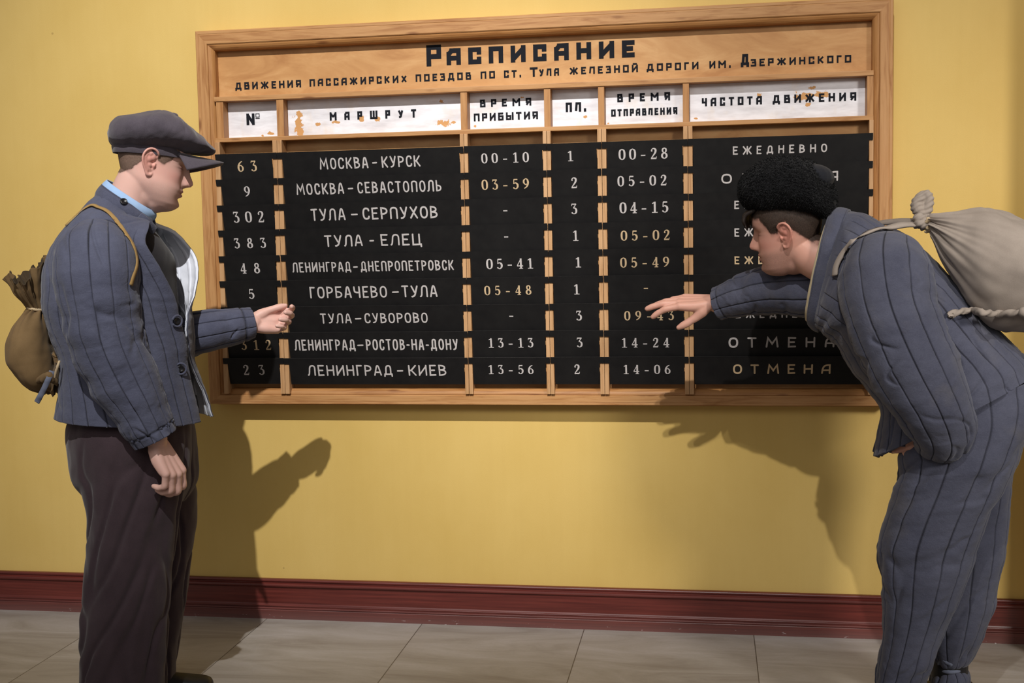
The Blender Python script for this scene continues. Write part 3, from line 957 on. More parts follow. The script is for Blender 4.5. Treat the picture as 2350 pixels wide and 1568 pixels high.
class Blob:
    """closed pieces that are fused into one continuous surface"""

    def __init__(self):
        self.v, self.f, self.n = [], [], 0

    def addgrid(self, Pg):
        nv, nu = Pg.shape[:2]
        du = np.roll(Pg, -1, 1) - Pg
        dv = np.gradient(Pg, axis=0)
        Nn = np.cross(du, dv)
        flip = ((Pg - Pg.mean(axis=1, keepdims=True)) * Nn).sum() < 0
        idx = np.arange(nv * nu).reshape(nv, nu) + self.n
        r = np.roll(idx, -1, 1)
        F = np.stack([idx[:-1].ravel(), r[:-1].ravel(), r[1:].ravel(), idx[1:].ravel()], 1)
        F = F[:, ::-1] if flip else F
        faces = F.tolist()
        faces.append(idx[0][::1 if flip else -1].tolist())
        faces.append(idx[-1][::-1 if flip else 1].tolist())
        self.v.append(Pg.reshape(-1, 3))
        self.f += faces
        self.n += nv * nu

    def tube(self, path, radii, nu=20, nv=24, flat=1.0, up=None):
        self.addgrid(close_ends(tube_grid(path, radii, nu, nv, up, flat)))

    def ball(self, c, r, sc=(1, 1, 1), R=None):
        t = np.linspace(0.02, math.pi - 0.02, 14)
        p = np.linspace(0, 2 * math.pi, 20, endpoint=False)
        g = np.stack([np.sin(t)[:, None] * np.cos(p), np.sin(t)[:, None] * np.sin(p), np.cos(t)[:, None] + 0 * p], 2) * np.asarray(sc) * r
        if R is not None:
            g = g @ np.asarray(R).T
        self.addgrid(g + np.asarray(c))

    def fuse(self, voxel, smooth=3, factor=0.5):
        me = bpy.data.meshes.new('tmp')
        me.from_pydata(np.concatenate(self.v).tolist(), [], self.f)
        me.update()
        o = bpy.data.objects.new('tmp', me)
        C.objects.link(o)
        r = o.modifiers.new('r', 'REMESH')
        r.mode = 'VOXEL'
        r.voxel_size = voxel
        if smooth:
            s = o.modifiers.new('s', 'SMOOTH')
            s.factor = factor
            s.iterations = smooth
        dg = bpy.context.evaluated_depsgraph_get()
        dg.update()
        out = bpy.data.meshes.new_from_object(o.evaluated_get(dg))
        bpy.data.objects.remove(o)
        bpy.data.meshes.remove(me)
        return out


def soften(me, mask, it):
    """relax the masked part of a surface"""
    V = mverts(me)
    e = np.empty(len(me.edges) * 2, np.int32)
    me.edges.foreach_get('vertices', e)
    e = e.reshape(-1, 2)
    deg = np.bincount(e.ravel(), minlength=len(V)).astype(float)[:, None]
    for _ in range(it):
        S_ = np.zeros_like(V)
        for c in range(3):
            S_[:, c] = np.bincount(e[:, 0], V[e[:, 1], c], len(V)) + np.bincount(e[:, 1], V[e[:, 0], c], len(V))
        V += (S_ / np.maximum(deg, 1) - V) * (0.6 * mask)[:, None]
    setverts(me, V)


def push_out(Pg, bvh, gap=0.003, reach=0.12, relax=3):
    """move points that lie inside a garment back onto its outside, and ease the dent"""
    Q = Pg.copy()
    for k in range(relax + 1):
        f = Q.reshape(-1, 3)
        hit = np.zeros(len(f))
        for i, p in enumerate(f):
            h, n, _, d = bvh.find_nearest(Vector(p))
            if h is not None and d < reach and (Vector(p) - h).dot(n) < gap:
                f[i] = np.array(h + n * gap)
                hit[i] = 1
        Q = f.reshape(Pg.shape)
        if k == relax or Pg.ndim < 3:
            break
        m = hit.reshape(Pg.shape[:2])
        for _ in range(3):
            m = np.maximum(m, 0.8 * np.maximum(np.maximum(np.roll(m, 1, 1), np.roll(m, -1, 1)), np.maximum(np.pad(m[1:], ((0, 1), (0, 0))), np.pad(m[:-1], ((1, 0), (0, 0))))))
        for _ in range(6):
            A = (np.roll(Q, 1, 1) + np.roll(Q, -1, 1)) / 2
            B_ = np.concatenate([Q[:1], (Q[:-2] + Q[2:]) / 2, Q[-1:]])
            Q = Q + ((A + B_) / 2 - Q) * (0.7 * m)[..., None]
    return Q


def mverts(me):
    a = np.empty(len(me.vertices) * 3, np.float32)
    me.vertices.foreach_get('co', a)
    return a.reshape(-1, 3).astype(float)


def mnormals(me):
    a = np.empty(len(me.vertices) * 3, np.float32)
    me.vertex_normals.foreach_get('vector', a)
    return a.reshape(-1, 3).astype(float)


def setverts(me, V):
    me.vertices.foreach_set('co', V.astype(np.float32).ravel())
    me.update()


def setcol(me, name, col):
    at = me.color_attributes.new(name, 'FLOAT_COLOR', 'POINT')
    at.data.foreach_set('color', np.concatenate([col, np.ones((len(col), 1))], 1).astype(np.float32).ravel())


def setfloat(me, name, v):
    at = me.attributes.new(name, 'FLOAT', 'POINT')
    at.data.foreach_set('value', v.astype(np.float32))


def shift(me, org):
    setverts(me, mverts(me) - org)


# ------------------------------------------------------------------ materials of the figures
def m_quilt(name, base, worn, dark, rub=None):
    k = NT(name, 0.88, 0.12)
    c = k.coord()
    a = k.noise(c, 7, 5, 0.62)
    fine = k.noise(c, 420, 2, 0.6)
    mid = k.noise(c, 55, 4, 0.65)
    col = k.ramp(a, [(0.32, lin(*base)), (0.68, lin(*worn))])
    col = k.mix(k.math('MULTIPLY', mid, 0.5), col, lin(*dark))
    col = k.mix(k.math('MULTIPLY', fine, 0.35), col, lin(*[min(255, x + 26) for x in worn]))
    col = k.mix(k.math('MULTIPLY', k.attr('seam'), 0.75), col, lin(*[int(x * 0.34) for x in dark]))  # darker thread and groove shade painted into the colour along seams
    if rub:                                       # rubbed, dusty patches
        pt = k.noise(c, 3.1, 4, 0.6)
        col = k.mix(k.ramp(pt, [(0.54, grey(0)), (0.72, grey(0.55))]), col, lin(*rub))
    k.b.inputs['Sheen Weight'].default_value = 0.15
    crum = k.noise(k.mapping(c, (1, 1, 1.6)), 46, 3, 0.6, 1.2)
    n = k.bump(crum, 0.22, 0.006)
    n = k.bump(k.math('ADD', k.math('MULTIPLY', fine, 0.7), mid), 0.45, 0.0014, n)
    return k.out(col, n)


def m_cloth(name, base, worn, dark, fine_s=500, bump=0.3, sheen=0.1, rough=0.9):
    k = NT(name, rough, 0.12)
    c = k.coord()
    a = k.noise(c, 6, 5, 0.6)
    fine = k.noise(c, fine_s, 2, 0.6)
    mid = k.noise(c, 40, 4, 0.65)
    col = k.ramp(a, [(0.32, lin(*base)), (0.68, lin(*worn))])
    col = k.mix(k.math('MULTIPLY', mid, 0.45), col, lin(*dark))
    col = k.mix(k.math('MULTIPLY', fine, 0.3), col, lin(*[min(255, x + 22) for x in worn]))
    k.b.inputs['Sheen Weight'].default_value = sheen
    n = k.bump(k.math('ADD', k.math('MULTIPLY', fine, 0.6), mid), bump, 0.0012)
    return k.out(col, n)


def m_skin():
    k = NT('skin', 0.5, 0.35)
    c = k.coord()
    col = k.attr('tone', 'Color')
    mot = k.noise(c, 60, 4, 0.6)
    col = k.mix(k.math('MULTIPLY', mot, 0.16), col, lin(190, 122, 110))
    por = k.noise(c, 900, 2, 0.6)
    hair = k.attr('stubble')
    hn = k.noise(k.mapping(c, (1, 1, 0.35)), 1100, 2, 0.7)
    hm = k.math('MULTIPLY', hair, k.ramp(hn, [(0.36, grey(0.45)), (0.62, grey(1.0))]))
    col = k.mix(hm, col, k.attr('hairtone', 'Color'))
    k.b.inputs['Subsurface Weight'].default_value = 0.12
    k.b.inputs['Subsurface Radius'].default_value = (0.012, 0.005, 0.003)
    k.b.inputs['Subsurface Scale'].default_value = 0.6
    n = k.bump(k.math('ADD', por, k.math('MULTIPLY', mot, 0.6)), 0.18, 0.0006)
    return k.out(col, n, k.math('ADD', 0.48, k.math('MULTIPLY', hair, 0.35)))


def m_hair(name, a, b_, dither=False):
    k = NT(name, 0.6, 0.25)
    c = k.coord()
    n = k.noise(k.mapping(c, (1, 1, 0.3)), 800, 3, 0.7)
    m = k.noise(c, 40, 3, 0.6)
    col = k.ramp(n, [(0.3, lin(*a)), (0.7, lin(*b_))])
    col = k.mix(k.math('MULTIPLY', m, 0.3), col, lin(*a))
    if dither:                                   # cropped hair thins out towards its edge
        al = k.math('GREATER_THAN', k.math('ADD', k.math('MULTIPLY', k.math('SUBTRACT', k.noise(k.mapping(c, (1, 1, 0.5)), 1300, 2, 0.7), 0.5), 1.5), k.attr('cover')), 0.5)
        k.set(k.b, 'Alpha', al)
    return k.out(col, k.bump(n, 0.5, 0.0015))


def sm(a, b_, x):
    t = np.clip((x - a) / (b_ - a), 0, 1)
    return t * t * (3 - 2 * t)


M['padded'] = m_quilt('faded_indigo_padding', (60, 62, 80), (84, 87, 106), (42, 44, 59))
M['padded_grey'] = m_quilt('faded_slate_padding', (56, 58, 74), (82, 84, 100), (40, 41, 53), (110, 105, 100))
M['lining'] = m_cloth('white_cotton_lining', (206, 210, 222), (226, 228, 236), (178, 184, 200), 380)
M['dark_wool'] = m_cloth('black_wool', (26, 24, 27), (36, 34, 38), (16, 15, 18), 300)
M['shirt_blue'] = m_cloth('pale_blue_cotton', (138, 168, 206), (160, 188, 222), (104, 134, 176), 600, 0.15)
M['shirt_cream'] = m_cloth('cream_linen', (176, 160, 128), (196, 182, 150), (146, 130, 100), 600, 0.2)
M['trouser'] = m_cloth('dark_plum_wool', (54, 42, 47), (66, 53, 58), (38, 29, 34), 420, 0.3, 0.2)
M['tweed'] = m_cloth('charcoal_tweed', (64, 58, 66), (86, 79, 87), (42, 37, 44), 300, 0.6, 0.2)
M['olive'] = m_cloth('olive_canvas', (104, 82, 54), (122, 98, 66), (74, 58, 38), 480, 0.3, 0.05)
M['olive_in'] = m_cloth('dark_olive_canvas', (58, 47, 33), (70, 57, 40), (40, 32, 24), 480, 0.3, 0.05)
M['webbing'] = m_cloth('tan_webbing', (142, 112, 66), (160, 130, 82), (108, 84, 48), 700, 0.3, 0.05)
M['sack'] = m_cloth('grey_beige_linen', (142, 131, 121), (164, 152, 142), (112, 101, 92), 520, 0.3, 0.05)
M['rag'] = m_cloth('blue_grey_rag', (92, 98, 116), (112, 118, 136), (70, 74, 92), 500, 0.3)
M['rope'] = m_cloth('light_cord', (176, 154, 120), (198, 178, 146), (130, 108, 78), 700, 0.4)
M['skin'] = m_skin()
M['leather'] = m_simple('black_leather', (26, 25, 27), 0.42, 0.4, 60, 0.15, 0.2, 200)
M['button'] = m_simple('black_button', (20, 20, 24), 0.25, 0.5, 80, 0.05)
M['hair_l'] = m_hair('brown_cropped_hair', (84, 66, 56), (132, 108, 94), True)
M['hair_f'] = m_hair('dark_brown_faded_hair', (30, 23, 20), (74, 58, 48), True)
M['hair_d'] = m_hair('dark_brown_hair', (18, 14, 13), (52, 42, 36))
M['eye'] = m_simple('dark_eye', (38, 28, 24), 0.15, 0.5, 60, 0.05)


def m_fur():
    k = NT('black_fleece', 0.9, 0.1)
    c = k.coord()
    n = k.noise(c, 260, 3, 0.7)
    v = k.n('ShaderNodeTexVoronoi', {'Vector': c, 'Scale': 190.0}).outputs['Distance']
    col = k.ramp(n, [(0.3, lin(9, 9, 10)), (0.75, lin(26, 26, 29))])
    k.b.inputs['Sheen Weight'].default_value = 0.08
    return k.out(col, k.bump(k.math('ADD', k.math('MULTIPLY', v, -1.0), n), 0.9, 0.004))


M['fur'] = m_fur()
M['cap_cloth'] = m_cloth('dark_navy_cloth', (22, 23, 28), (31, 32, 38), (15, 16, 20), 500)

# ------------------------------------------------------------------ heads and hands
HF = dict(
    xf=[(-0.122, 0.045), (-0.116, 0.070), (-0.106, 0.086), (-0.092, 0.094), (-0.074, 0.0925), (-0.058, 0.0945), (-0.045, 0.0945), (-0.032, 0.091), (-0.015, 0.088), (0.004, 0.087), (0.022, 0.0885), (0.036, 0.094), (0.052, 0.0955), (0.072, 0.092), (0.092, 0.080), (0.110, 0.060), (0.122, 0.036), (0.128, 0.006)],
    xb=[(-0.122, 0.035), (-0.116, 0.012), (-0.106, -0.004), (-0.092, -0.018), (-0.074, -0.034), (-0.058, -0.056), (-0.045, -0.070), (-0.032, -0.078), (-0.015, -0.087), (0.004, -0.095), (0.022, -0.100), (0.036, -0.101), (0.052, -0.099), (0.072, -0.091), (0.092, -0.074), (0.110, -0.050), (0.122, -0.026), (0.128, -0.006)],
    w=[(-0.122, 0.006), (-0.116, 0.026), (-0.106, 0.040), (-0.092, 0.050), (-0.074, 0.057), (-0.058, 0.0615), (-0.045, 0.0645), (-0.032, 0.067), (-0.015, 0.070), (0.004, 0.072), (0.022, 0.074), (0.036, 0.0755), (0.052, 0.075), (0.072, 0.070), (0.092, 0.058), (0.110, 0.040), (0.122, 0.022), (0.128, 0.004)])


def tab(t, z):
    t = np.array(t)
    # smooth table look-up
    zz = np.linspace(t[0, 0], t[-1, 0], 400)
    y = np.interp(zz, t[:, 0], t[:, 1])
    ker = np.hanning(17)
    ker /= ker.sum()
    yp = np.pad(y, 8, mode='edge')
    y = np.convolve(yp, ker, 'valid')
    return np.interp(z, zz, y)


def head_grid(full=0.0, nose=1.0, lid=1.0):
    """skull and face in head coordinates: x forward, y left, z up, origin between the ears"""
    z = np.concatenate([np.linspace(-0.122, -0.105, 10)[:-1], np.linspace(-0.105, 0.05, 110)[:-1], np.linspace(0.05, 0.128, 30)])
    th = np.linspace(0, 2 * np.pi, 200, endpoint=False)
    xf, xb, w_ = tab(HF['xf'], z), tab(HF['xb'], z), tab(HF['w'], z)
    w_ = w_ + full * 0.008 * np.exp(-((z + 0.06) / 0.035) ** 2)
    x0, d = (xf + xb) / 2, (xf - xb) / 2
    ct, st = np.cos(th), np.sin(th)
    e = 2.25
    cx = np.sign(ct) * np.abs(ct) ** (2 / e)
    sy = np.sign(st) * np.abs(st) ** (2 / e)
    X = x0[:, None] + d[:, None] * cx
    Y = w_[:, None] * sy
    Z = np.repeat(z[:, None], len(th), 1)
    ay = np.abs(Y)
    fr = np.clip(ct, 0, 1)[None] ** 0.5
    g = lambda a, y0, z0, sy_, sz: a * np.exp(-((ay - y0) / sy_) ** 2 - ((Z - z0) / sz) ** 2)
    hz = [(-0.046, 0), (-0.040, 0.001), (-0.034, 0.013), (-0.028, 0.027), (-0.020, 0.0335), (-0.012, 0.0315), (0.0, 0.0235), (0.012, 0.0165), (0.022, 0.0105), (0.032, 0.0045), (0.045, 0)]
    sz_ = [(-0.046, 0.013), (-0.030, 0.0135), (-0.020, 0.0125), (-0.008, 0.010), (0.01, 0.0085), (0.045, 0.010)]
    h = np.interp(z, *zip(*hz))[:, None] * nose
    s = np.interp(z, *zip(*sz_))[:, None]
    D_ = h * np.exp(-(ay / s) ** 2)
    D_ += g(0.0085, 0.0155, -0.026, 0.006, 0.008)
    D_ -= g(0.003, 0.0085, -0.0345, 0.004, 0.0028)          # nostrils
    D_ -= g(0.0125, 0.030, 0.020, 0.015, 0.0105)             # sockets
    D_ += g(0.0080, 0.032, 0.0165, 0.0115, 0.0075) * lid     # lids over the eyeballs
    D_ -= g(0.0022, 0.032, 0.0125, 0.012, 0.0018)            # lower edge of the lids
    D_ += g(0.0050, 0.028, 0.036, 0.022, 0.0075)             # brows
    D_ += g(0.0040, 0.047, -0.012, 0.020, 0.016)             # cheekbones
    D_ += g(0.0062, 0.0, -0.0475, 0.021, 0.0058)             # upper lip
    D_ += g(0.0072, 0.0, -0.0605, 0.018, 0.0060)             # lower lip
    D_ -= g(0.0050, 0.0, -0.0538, 0.026, 0.0020)             # between the lips
    D_ -= g(0.0036, 0.0, -0.0715, 0.022, 0.0050)             # under the lip
    D_ += g(0.0060, 0.0, -0.0900, 0.020, 0.0120)             # chin
    D_ -= g(0.0016, 0.024, -0.042, 0.005, 0.014)             # folds by the nose
    X = X + D_ * fr
    # hollow of the temples and behind the jaw
    Y = Y - np.sign(Y) * 0.003 * np.exp(-((X - 0.055) / 0.02) ** 2 - ((Z - 0.035) / 0.02) ** 2)
    return np.stack([X, Y, Z], 2)


def ear_parts(B, xf, side, es=1.1):
    """an ear in head coordinates on the side +1 (left) or -1 (right); xf maps to the world"""
    y0 = 0.069
    T = lambda p: xf(vec(-0.004 + es * (p[0] + 0.004), side * (y0 + es * (p[1] - y0)), es * p[2]))
    rim = [(0.004, y0, 0.012), (0.008, y0 + 0.008, 0.024), (0.000, y0 + 0.014, 0.033), (-0.012, y0 + 0.018, 0.034), (-0.022, y0 + 0.021, 0.026), (-0.026, y0 + 0.020, 0.012), (-0.022, y0 + 0.016, -0.004), (-0.013, y0 + 0.010, -0.018), (-0.006, y0 + 0.006, -0.027), (0.001, y0 + 0.003, -0.026), (0.004, y0, -0.018)]
    B.tube([T(p) for p in rim], [0.0028, 0.0034, 0.0038, 0.0038, 0.0038, 0.0036, 0.0036, 0.0042, 0.0055, 0.005, 0.003], 10, 44)
    anti = [(-0.004, y0 + 0.006, 0.020), (-0.013, y0 + 0.011, 0.016), (-0.017, y0 + 0.012, 0.004), (-0.012, y0 + 0.009, -0.009), (-0.004, y0 + 0.006, -0.014)]
    B.tube([T(p) for p in anti], [0.003, 0.0042, 0.0045, 0.0042, 0.003], 10, 24)
    B.tube([T((0.005, y0, 0.004)), T((0.004, y0 + 0.006, -0.002)), T((0.004, y0 + 0.002, -0.010))], [0.003, 0.0045, 0.003], 10, 12)
    # the shell behind, filling the rim
    for p, r in (((-0.004, y0 + 0.003, 0.024), 0.0095), ((-0.012, y0 + 0.007, 0.023), 0.0095), ((-0.006, y0 + 0.001, 0.016), 0.0125), ((-0.013, y0 + 0.004, 0.010), 0.0120), ((-0.010, y0 + 0.001, -0.004), 0.0110), ((-0.005, y0 - 0.001, -0.016), 0.0085)):
        B.ball(T(p), r * es, (1.0, 1.0, 1.0))
    sh = [(-0.016, y0 + 0.012, 0.026), (-0.021, y0 + 0.013, 0.012), (-0.017, y0 + 0.010, -0.004), (-0.009, y0 + 0.006, -0.018)]
    B.tube([T(p) for p in sh], [0.006, 0.0065, 0.006, 0.005], 12, 20)


class Head:
    def __init__(self, O, yaw, pitch, roll=0.0, sc=1.0):
        a, p = math.radians(yaw), math.radians(pitch)
        f = vec(math.cos(a), math.sin(a), 0)
        self.X = math.cos(p) * f + vec(0, 0, -math.sin(p))
        Z = math.sin(p) * f + vec(0, 0, math.cos(p))
        Y = np.cross(Z, self.X)
        r = math.radians(roll)
        self.Y, self.Z = math.cos(r) * Y + math.sin(r) * Z, math.cos(r) * Z - math.sin(r) * Y
        self.O, self.s = np.asarray(O, float), sc

    def w(self, p):
        p = np.asarray(p, float) * self.s
        return self.O + p[..., :1] * self.X + p[..., 1:2] * self.Y + p[..., 2:3] * self.Z

    def l(self, P):
        d = P - self.O
        return np.stack([d @ self.X, d @ self.Y, d @ self.Z], -1) / self.s


def hand(B, wrist, d, palm, right, curl, spread=0.06, thumb=(0.5, 0.35, 0.3), sc=1.0, fore=None):
    """a hand grown into blob B: wrist point, finger axis d, palm normal; curl = per finger (mcp, pip, dip) degrees, index first"""
    d = unit(d)
    palm = unit(palm - d * (palm @ d))
    lat = np.cross(d, palm) if right else np.cross(palm, d)       # towards the thumb
    W0 = np.asarray(wrist, float)
    at = lambda a, b_, c: W0 + sc * (a * d + b_ * lat + c * palm)
    mcp = [(0.094, 0.030), (0.098, 0.010), (0.093, -0.0095), (0.084, -0.027)]
    root = [(0.012, 0.016), (0.010, 0.006), (0.010, -0.006), (0.012, -0.016)]
    L = [(0.043, 0.025, 0.019), (0.047, 0.029, 0.020), (0.044, 0.027, 0.019), (0.035, 0.020, 0.017)]
    rad = [0.0108, 0.0110, 0.0104, 0.0094]
    for i in range(4):
        m = at(mcp[i][0], mcp[i][1], -0.002)
        B.tube([at(root[i][0], root[i][1], 0.001), at((mcp[i][0] + root[i][0]) / 2, (mcp[i][1] + root[i][1]) / 2 * 1.05, 0.002), m], [0.0165 * sc, 0.0160 * sc, (rad[i] + 0.0022) * sc], 14, 12)
        fan = (1.5 - i) * spread
        fd = unit(math.cos(fan) * d + math.sin(fan) * lat)
        p, ang = m, 0.0
        pts, rr = [m], [rad[i] * sc * 1.05]
        for j in range(3):
            ang += math.radians(curl[i][j])
            dirv = math.cos(ang) * fd + math.sin(ang) * palm
            q = p + dirv * L[i][j] * sc
            if j < 2:
                pts += [p + (q - p) * 0.55, q]
                rr += [rad[i] * sc * (0.94 - 0.07 * j), rad[i] * sc * (0.98 - 0.10 * j)]
            else:
                pts += [p + (q - p) * 0.5, q]
                rr += [rad[i] * sc * 0.88, rad[i] * sc * 0.74]
            p = q
        B.tube(pts, rr, 14, 26)
        B.ball(m - palm * 0.0012 * sc, rad[i] * sc * 1.10)
    # thumb: leaves the side of the palm near its base
    a, o_, c = thumb                                              # forward, outward, palmward parts of its direction
    t0 = at(0.018, 0.018, 0.006)
    td = unit(a * d + o_ * lat + c * palm)
    td2 = unit((a + 0.35) * d + o_ * 0.75 * lat + c * palm)
    t1 = t0 + td * 0.042 * sc
    t2 = t1 + td2 * 0.033 * sc
    t3 = t2 + unit(td2 + 0.25 * d) * 0.027 * sc
    B.tube([t0, (t0 + t1) / 2, t1], [0.0185 * sc, 0.0185 * sc, 0.0132 * sc], 14, 12)
    B.tube([t1, (t1 + t2) / 2, t2, (t2 + t3) / 2, t3], [0.0132 * sc, 0.0118 * sc, 0.0122 * sc, 0.0112 * sc, 0.0078 * sc], 14, 22)
    # heel of the palm and the little-finger side
    B.tube([at(0.016, -0.016, 0.006), at(0.045, -0.022, 0.007), at(0.076, -0.026, 0.004)], [0.0165 * sc, 0.0165 * sc, 0.0125 * sc], 16, 14)
    B.tube([at(0.030, 0.004, 0.004), at(0.078, 0.004, 0.003)], [0.0150 * sc, 0.0140 * sc], 14, 10)
    if fore is not None:
        B.tube([W0 + d * 0.040 * sc, W0 + d * 0.014 * sc, W0 - d * 0.014, (W0 + fore) / 2, fore], [0.013 * sc, 0.0225 * sc, 0.0265 * sc, 0.031 * sc, 0.036 * sc], 24, 40, 0.82, palm)
    return dict(at=at, lat=lat, d=d, palm=palm, thumb=(t0, t1, t2, t3))


# ------------------------------------------------------------------ shared builders for the figures
def sec(S, back, front, wn, wf, s0=0.0):
    pb, pf = S(back[0], back[1], s0), S(front[0], front[1], s0)
    return (pb + pf) / 2, (pf - pb) / 2, wn, wf


def ring(S, sc_, th, e=2.3):
    """theta 0 = front, 90 = near side, 180 = back"""
    c, a, wn, wf = sc_
    ct, st = np.cos(th), np.sin(th)
    x = np.sign(ct) * np.abs(ct) ** (2 / e)
    y = np.sign(st) * np.abs(st) ** (2 / e)
    wl = np.where(y > 0, wn, wf)
    return c + x[:, None] * a + (y * wl)[:, None] * S.n


def tube_of(S, secs, nu=64, nv=60, e=2.3):
    th = np.linspace(0, 2 * np.pi, nu, endpoint=False)
    return crom(np.array([ring(S, s, th, e) for s in secs]), nv)


def bvh_of(objs):
    from mathutils.bvhtree import BVHTree
    vs, fs, o = [], [], 0
    for Pg, closed in objs:
        nv, nu = Pg.shape[:2]
        Nn = np.cross(np.roll(Pg, -1, 1) - Pg, np.gradient(Pg, axis=0))
        flip = ((Pg - Pg.mean(axis=1, keepdims=True)) * Nn)[:, :-1].sum() < 0
        idx = np.arange(nv * nu).reshape(nv, nu) + o
        r = np.roll(idx, -1, 1)
        m = nu if closed else nu - 1
        F = np.stack([idx[:-1, :m].ravel(), r[:-1, :m].ravel(), r[1:, :m].ravel(), idx[1:, :m].ravel()], 1)
        fs += (F[:, ::-1] if flip else F).tolist()
        vs += Pg.reshape(-1, 3).tolist()
        o += nv * nu
    return BVHTree.FromPolygons(vs, fs)


def onto(bvh, px, py, off=0.0, back=None):
    """the point of a surface seen along a measured sight line, lifted by off"""
    d = Vector(sight(px, py)).normalized()
    h, n, i, dist = bvh.ray_cast(Vector(CAM), d)
    if h is None:
        return back, None
    if n.dot(d) > 0:
        n = -n
    return np.array(h + n * off), np.array(n)


def strap_grid(pts, nrm, width, thick, nv=60):
    """a flat band along points, lying on the surface with the given normals"""
    Pc = crom(pts, nv)
    Nn = crom(nrm, nv)
    T = np.gradient(Pc, axis=0)
    T /= np.linalg.norm(T, axis=1, keepdims=True)
    Nn -= T * (Nn * T).sum(1, keepdims=True)
    Nn /= np.linalg.norm(Nn, axis=1, keepdims=True)
    Bn = np.cross(T, Nn)
    w_, t = width / 2, thick / 2
    prof = [(-w_, -t), (-w_ * 0.9, t), (0, t * 1.15), (w_ * 0.9, t), (w_, -t), (0, -t)]
    return np.stack([Pc + a * Bn + b_ * Nn for a, b_ in prof], 1)


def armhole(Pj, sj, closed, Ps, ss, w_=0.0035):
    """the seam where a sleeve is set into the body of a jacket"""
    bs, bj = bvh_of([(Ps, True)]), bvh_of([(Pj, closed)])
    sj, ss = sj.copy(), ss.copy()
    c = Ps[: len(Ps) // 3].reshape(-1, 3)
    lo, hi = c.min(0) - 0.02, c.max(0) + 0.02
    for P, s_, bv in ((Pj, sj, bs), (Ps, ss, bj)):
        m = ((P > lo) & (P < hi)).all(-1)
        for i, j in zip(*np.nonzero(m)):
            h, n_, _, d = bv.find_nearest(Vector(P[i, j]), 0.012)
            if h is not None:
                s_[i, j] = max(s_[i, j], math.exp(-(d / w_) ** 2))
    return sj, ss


def button(c, n, r, parent, org, name='button'):
    n = unit(n)
    a = unit(np.cross(n, vec(0.3, 0.2, 1)))
    b_ = np.cross(n, a)
    th = np.linspace(0, 2 * np.pi, 20, endpoint=False)
    prof = [(0.02, 0.0), (1.0, 0.0), (1.0, 0.22), (0.86, 0.36), (0.7, 0.34), (0.55, 0.2), (0.02, 0.2)]
    g = np.array([[c + r * k * (math.cos(t) * a + math.sin(t) * b_) + n * r * h for t in th] for k, h in prof])
    return grid(name, g, M['button'], parent, True, org=org, caps=True)


def shoe(name, heel, toe, parent, org, wd=0.05, h=0.085, mat='leather'):
    heel, toe = np.asarray(heel, float), np.asarray(toe, float)
    f = unit((toe - heel) * vec(1, 1, 0))
    L = np.linalg.norm((toe - heel)[:2])
    lt = vec(-f[1], f[0], 0)
    st = [(0.0, 0.030, 0.050), (0.03, 0.036, 0.085), (0.12, 0.040, 0.100), (0.28, 0.041, 0.105), (0.42, 0.042, 0.085), (0.58, 0.047, 0.066), (0.74, 0.050, 0.056), (0.88, 0.046, 0.050), (0.97, 0.032, 0.042), (1.0, 0.012, 0.030)]
    th = np.linspace(0, 2 * np.pi, 28, endpoint=False)
    R = []
    for t, w_, hh in st:
        hh *= h / 0.085
        w_ *= wd / 0.05
        c = heel + f * L * t
        r = []
        for a in th:
            y = math.copysign(abs(math.cos(a)) ** 0.8, math.cos(a)) * w_
            z = math.sin(a)
            z = 0.012 + (hh - 0.012) * max(z, 0) ** 0.8 if z > 0 else 0.012 * (1 + z * 1.0)
            r.append(vec(c[0], c[1], 0.001) + lt * y + vec(0, 0, z))
        R.append(r)
    return grid(name, crom(np.array(R), 40), M[mat], parent, True, org=org, caps=True)


def hair_shell(name, me, mask, thick, mat, parent, thr=0.35):
    """a thin coat of hair over the masked part of the head"""
    V, N = mverts(me), mnormals(me)
    lt = np.empty(len(me.loops), np.int32)
    me.loops.foreach_get('vertex_index', lt)
    ls = np.empty(len(me.polygons), np.int32)
    me.polygons.foreach_get('loop_start', ls)
    ln = np.empty(len(me.polygons), np.int32)
    me.polygons.foreach_get('loop_total', ln)
    q = ls[ln == 4]
    F = np.stack([lt[q + i] for i in range(4)], 1)
    F = F[(mask[F] > thr).any(1)]
    used = np.unique(F)
    mp = np.full(len(V), -1)
    mp[used] = np.arange(len(used))
    P = V[used] + N[used] * (np.clip(mask[used], 0, 1) * thick + 0.0004)[:, None]
    m = bpy.data.meshes.new(name)
    m.from_pydata(P.tolist(), [], mp[F].tolist())
    m.update()
    setfloat(m, 'cover', mask[used])
    return link(name, m, mat, parent, True)


def neck_mask(L):
    """the neck and the skin under the jaw"""
    x, y, z = L[:, 0], L[:, 1], L[:, 2]
    d = np.linalg.norm(L, axis=1) < 0.26
    return d * np.maximum(sm(-0.100, -0.115, z), sm(-0.035, -0.06, z) * sm(0.055, 0.025, x))


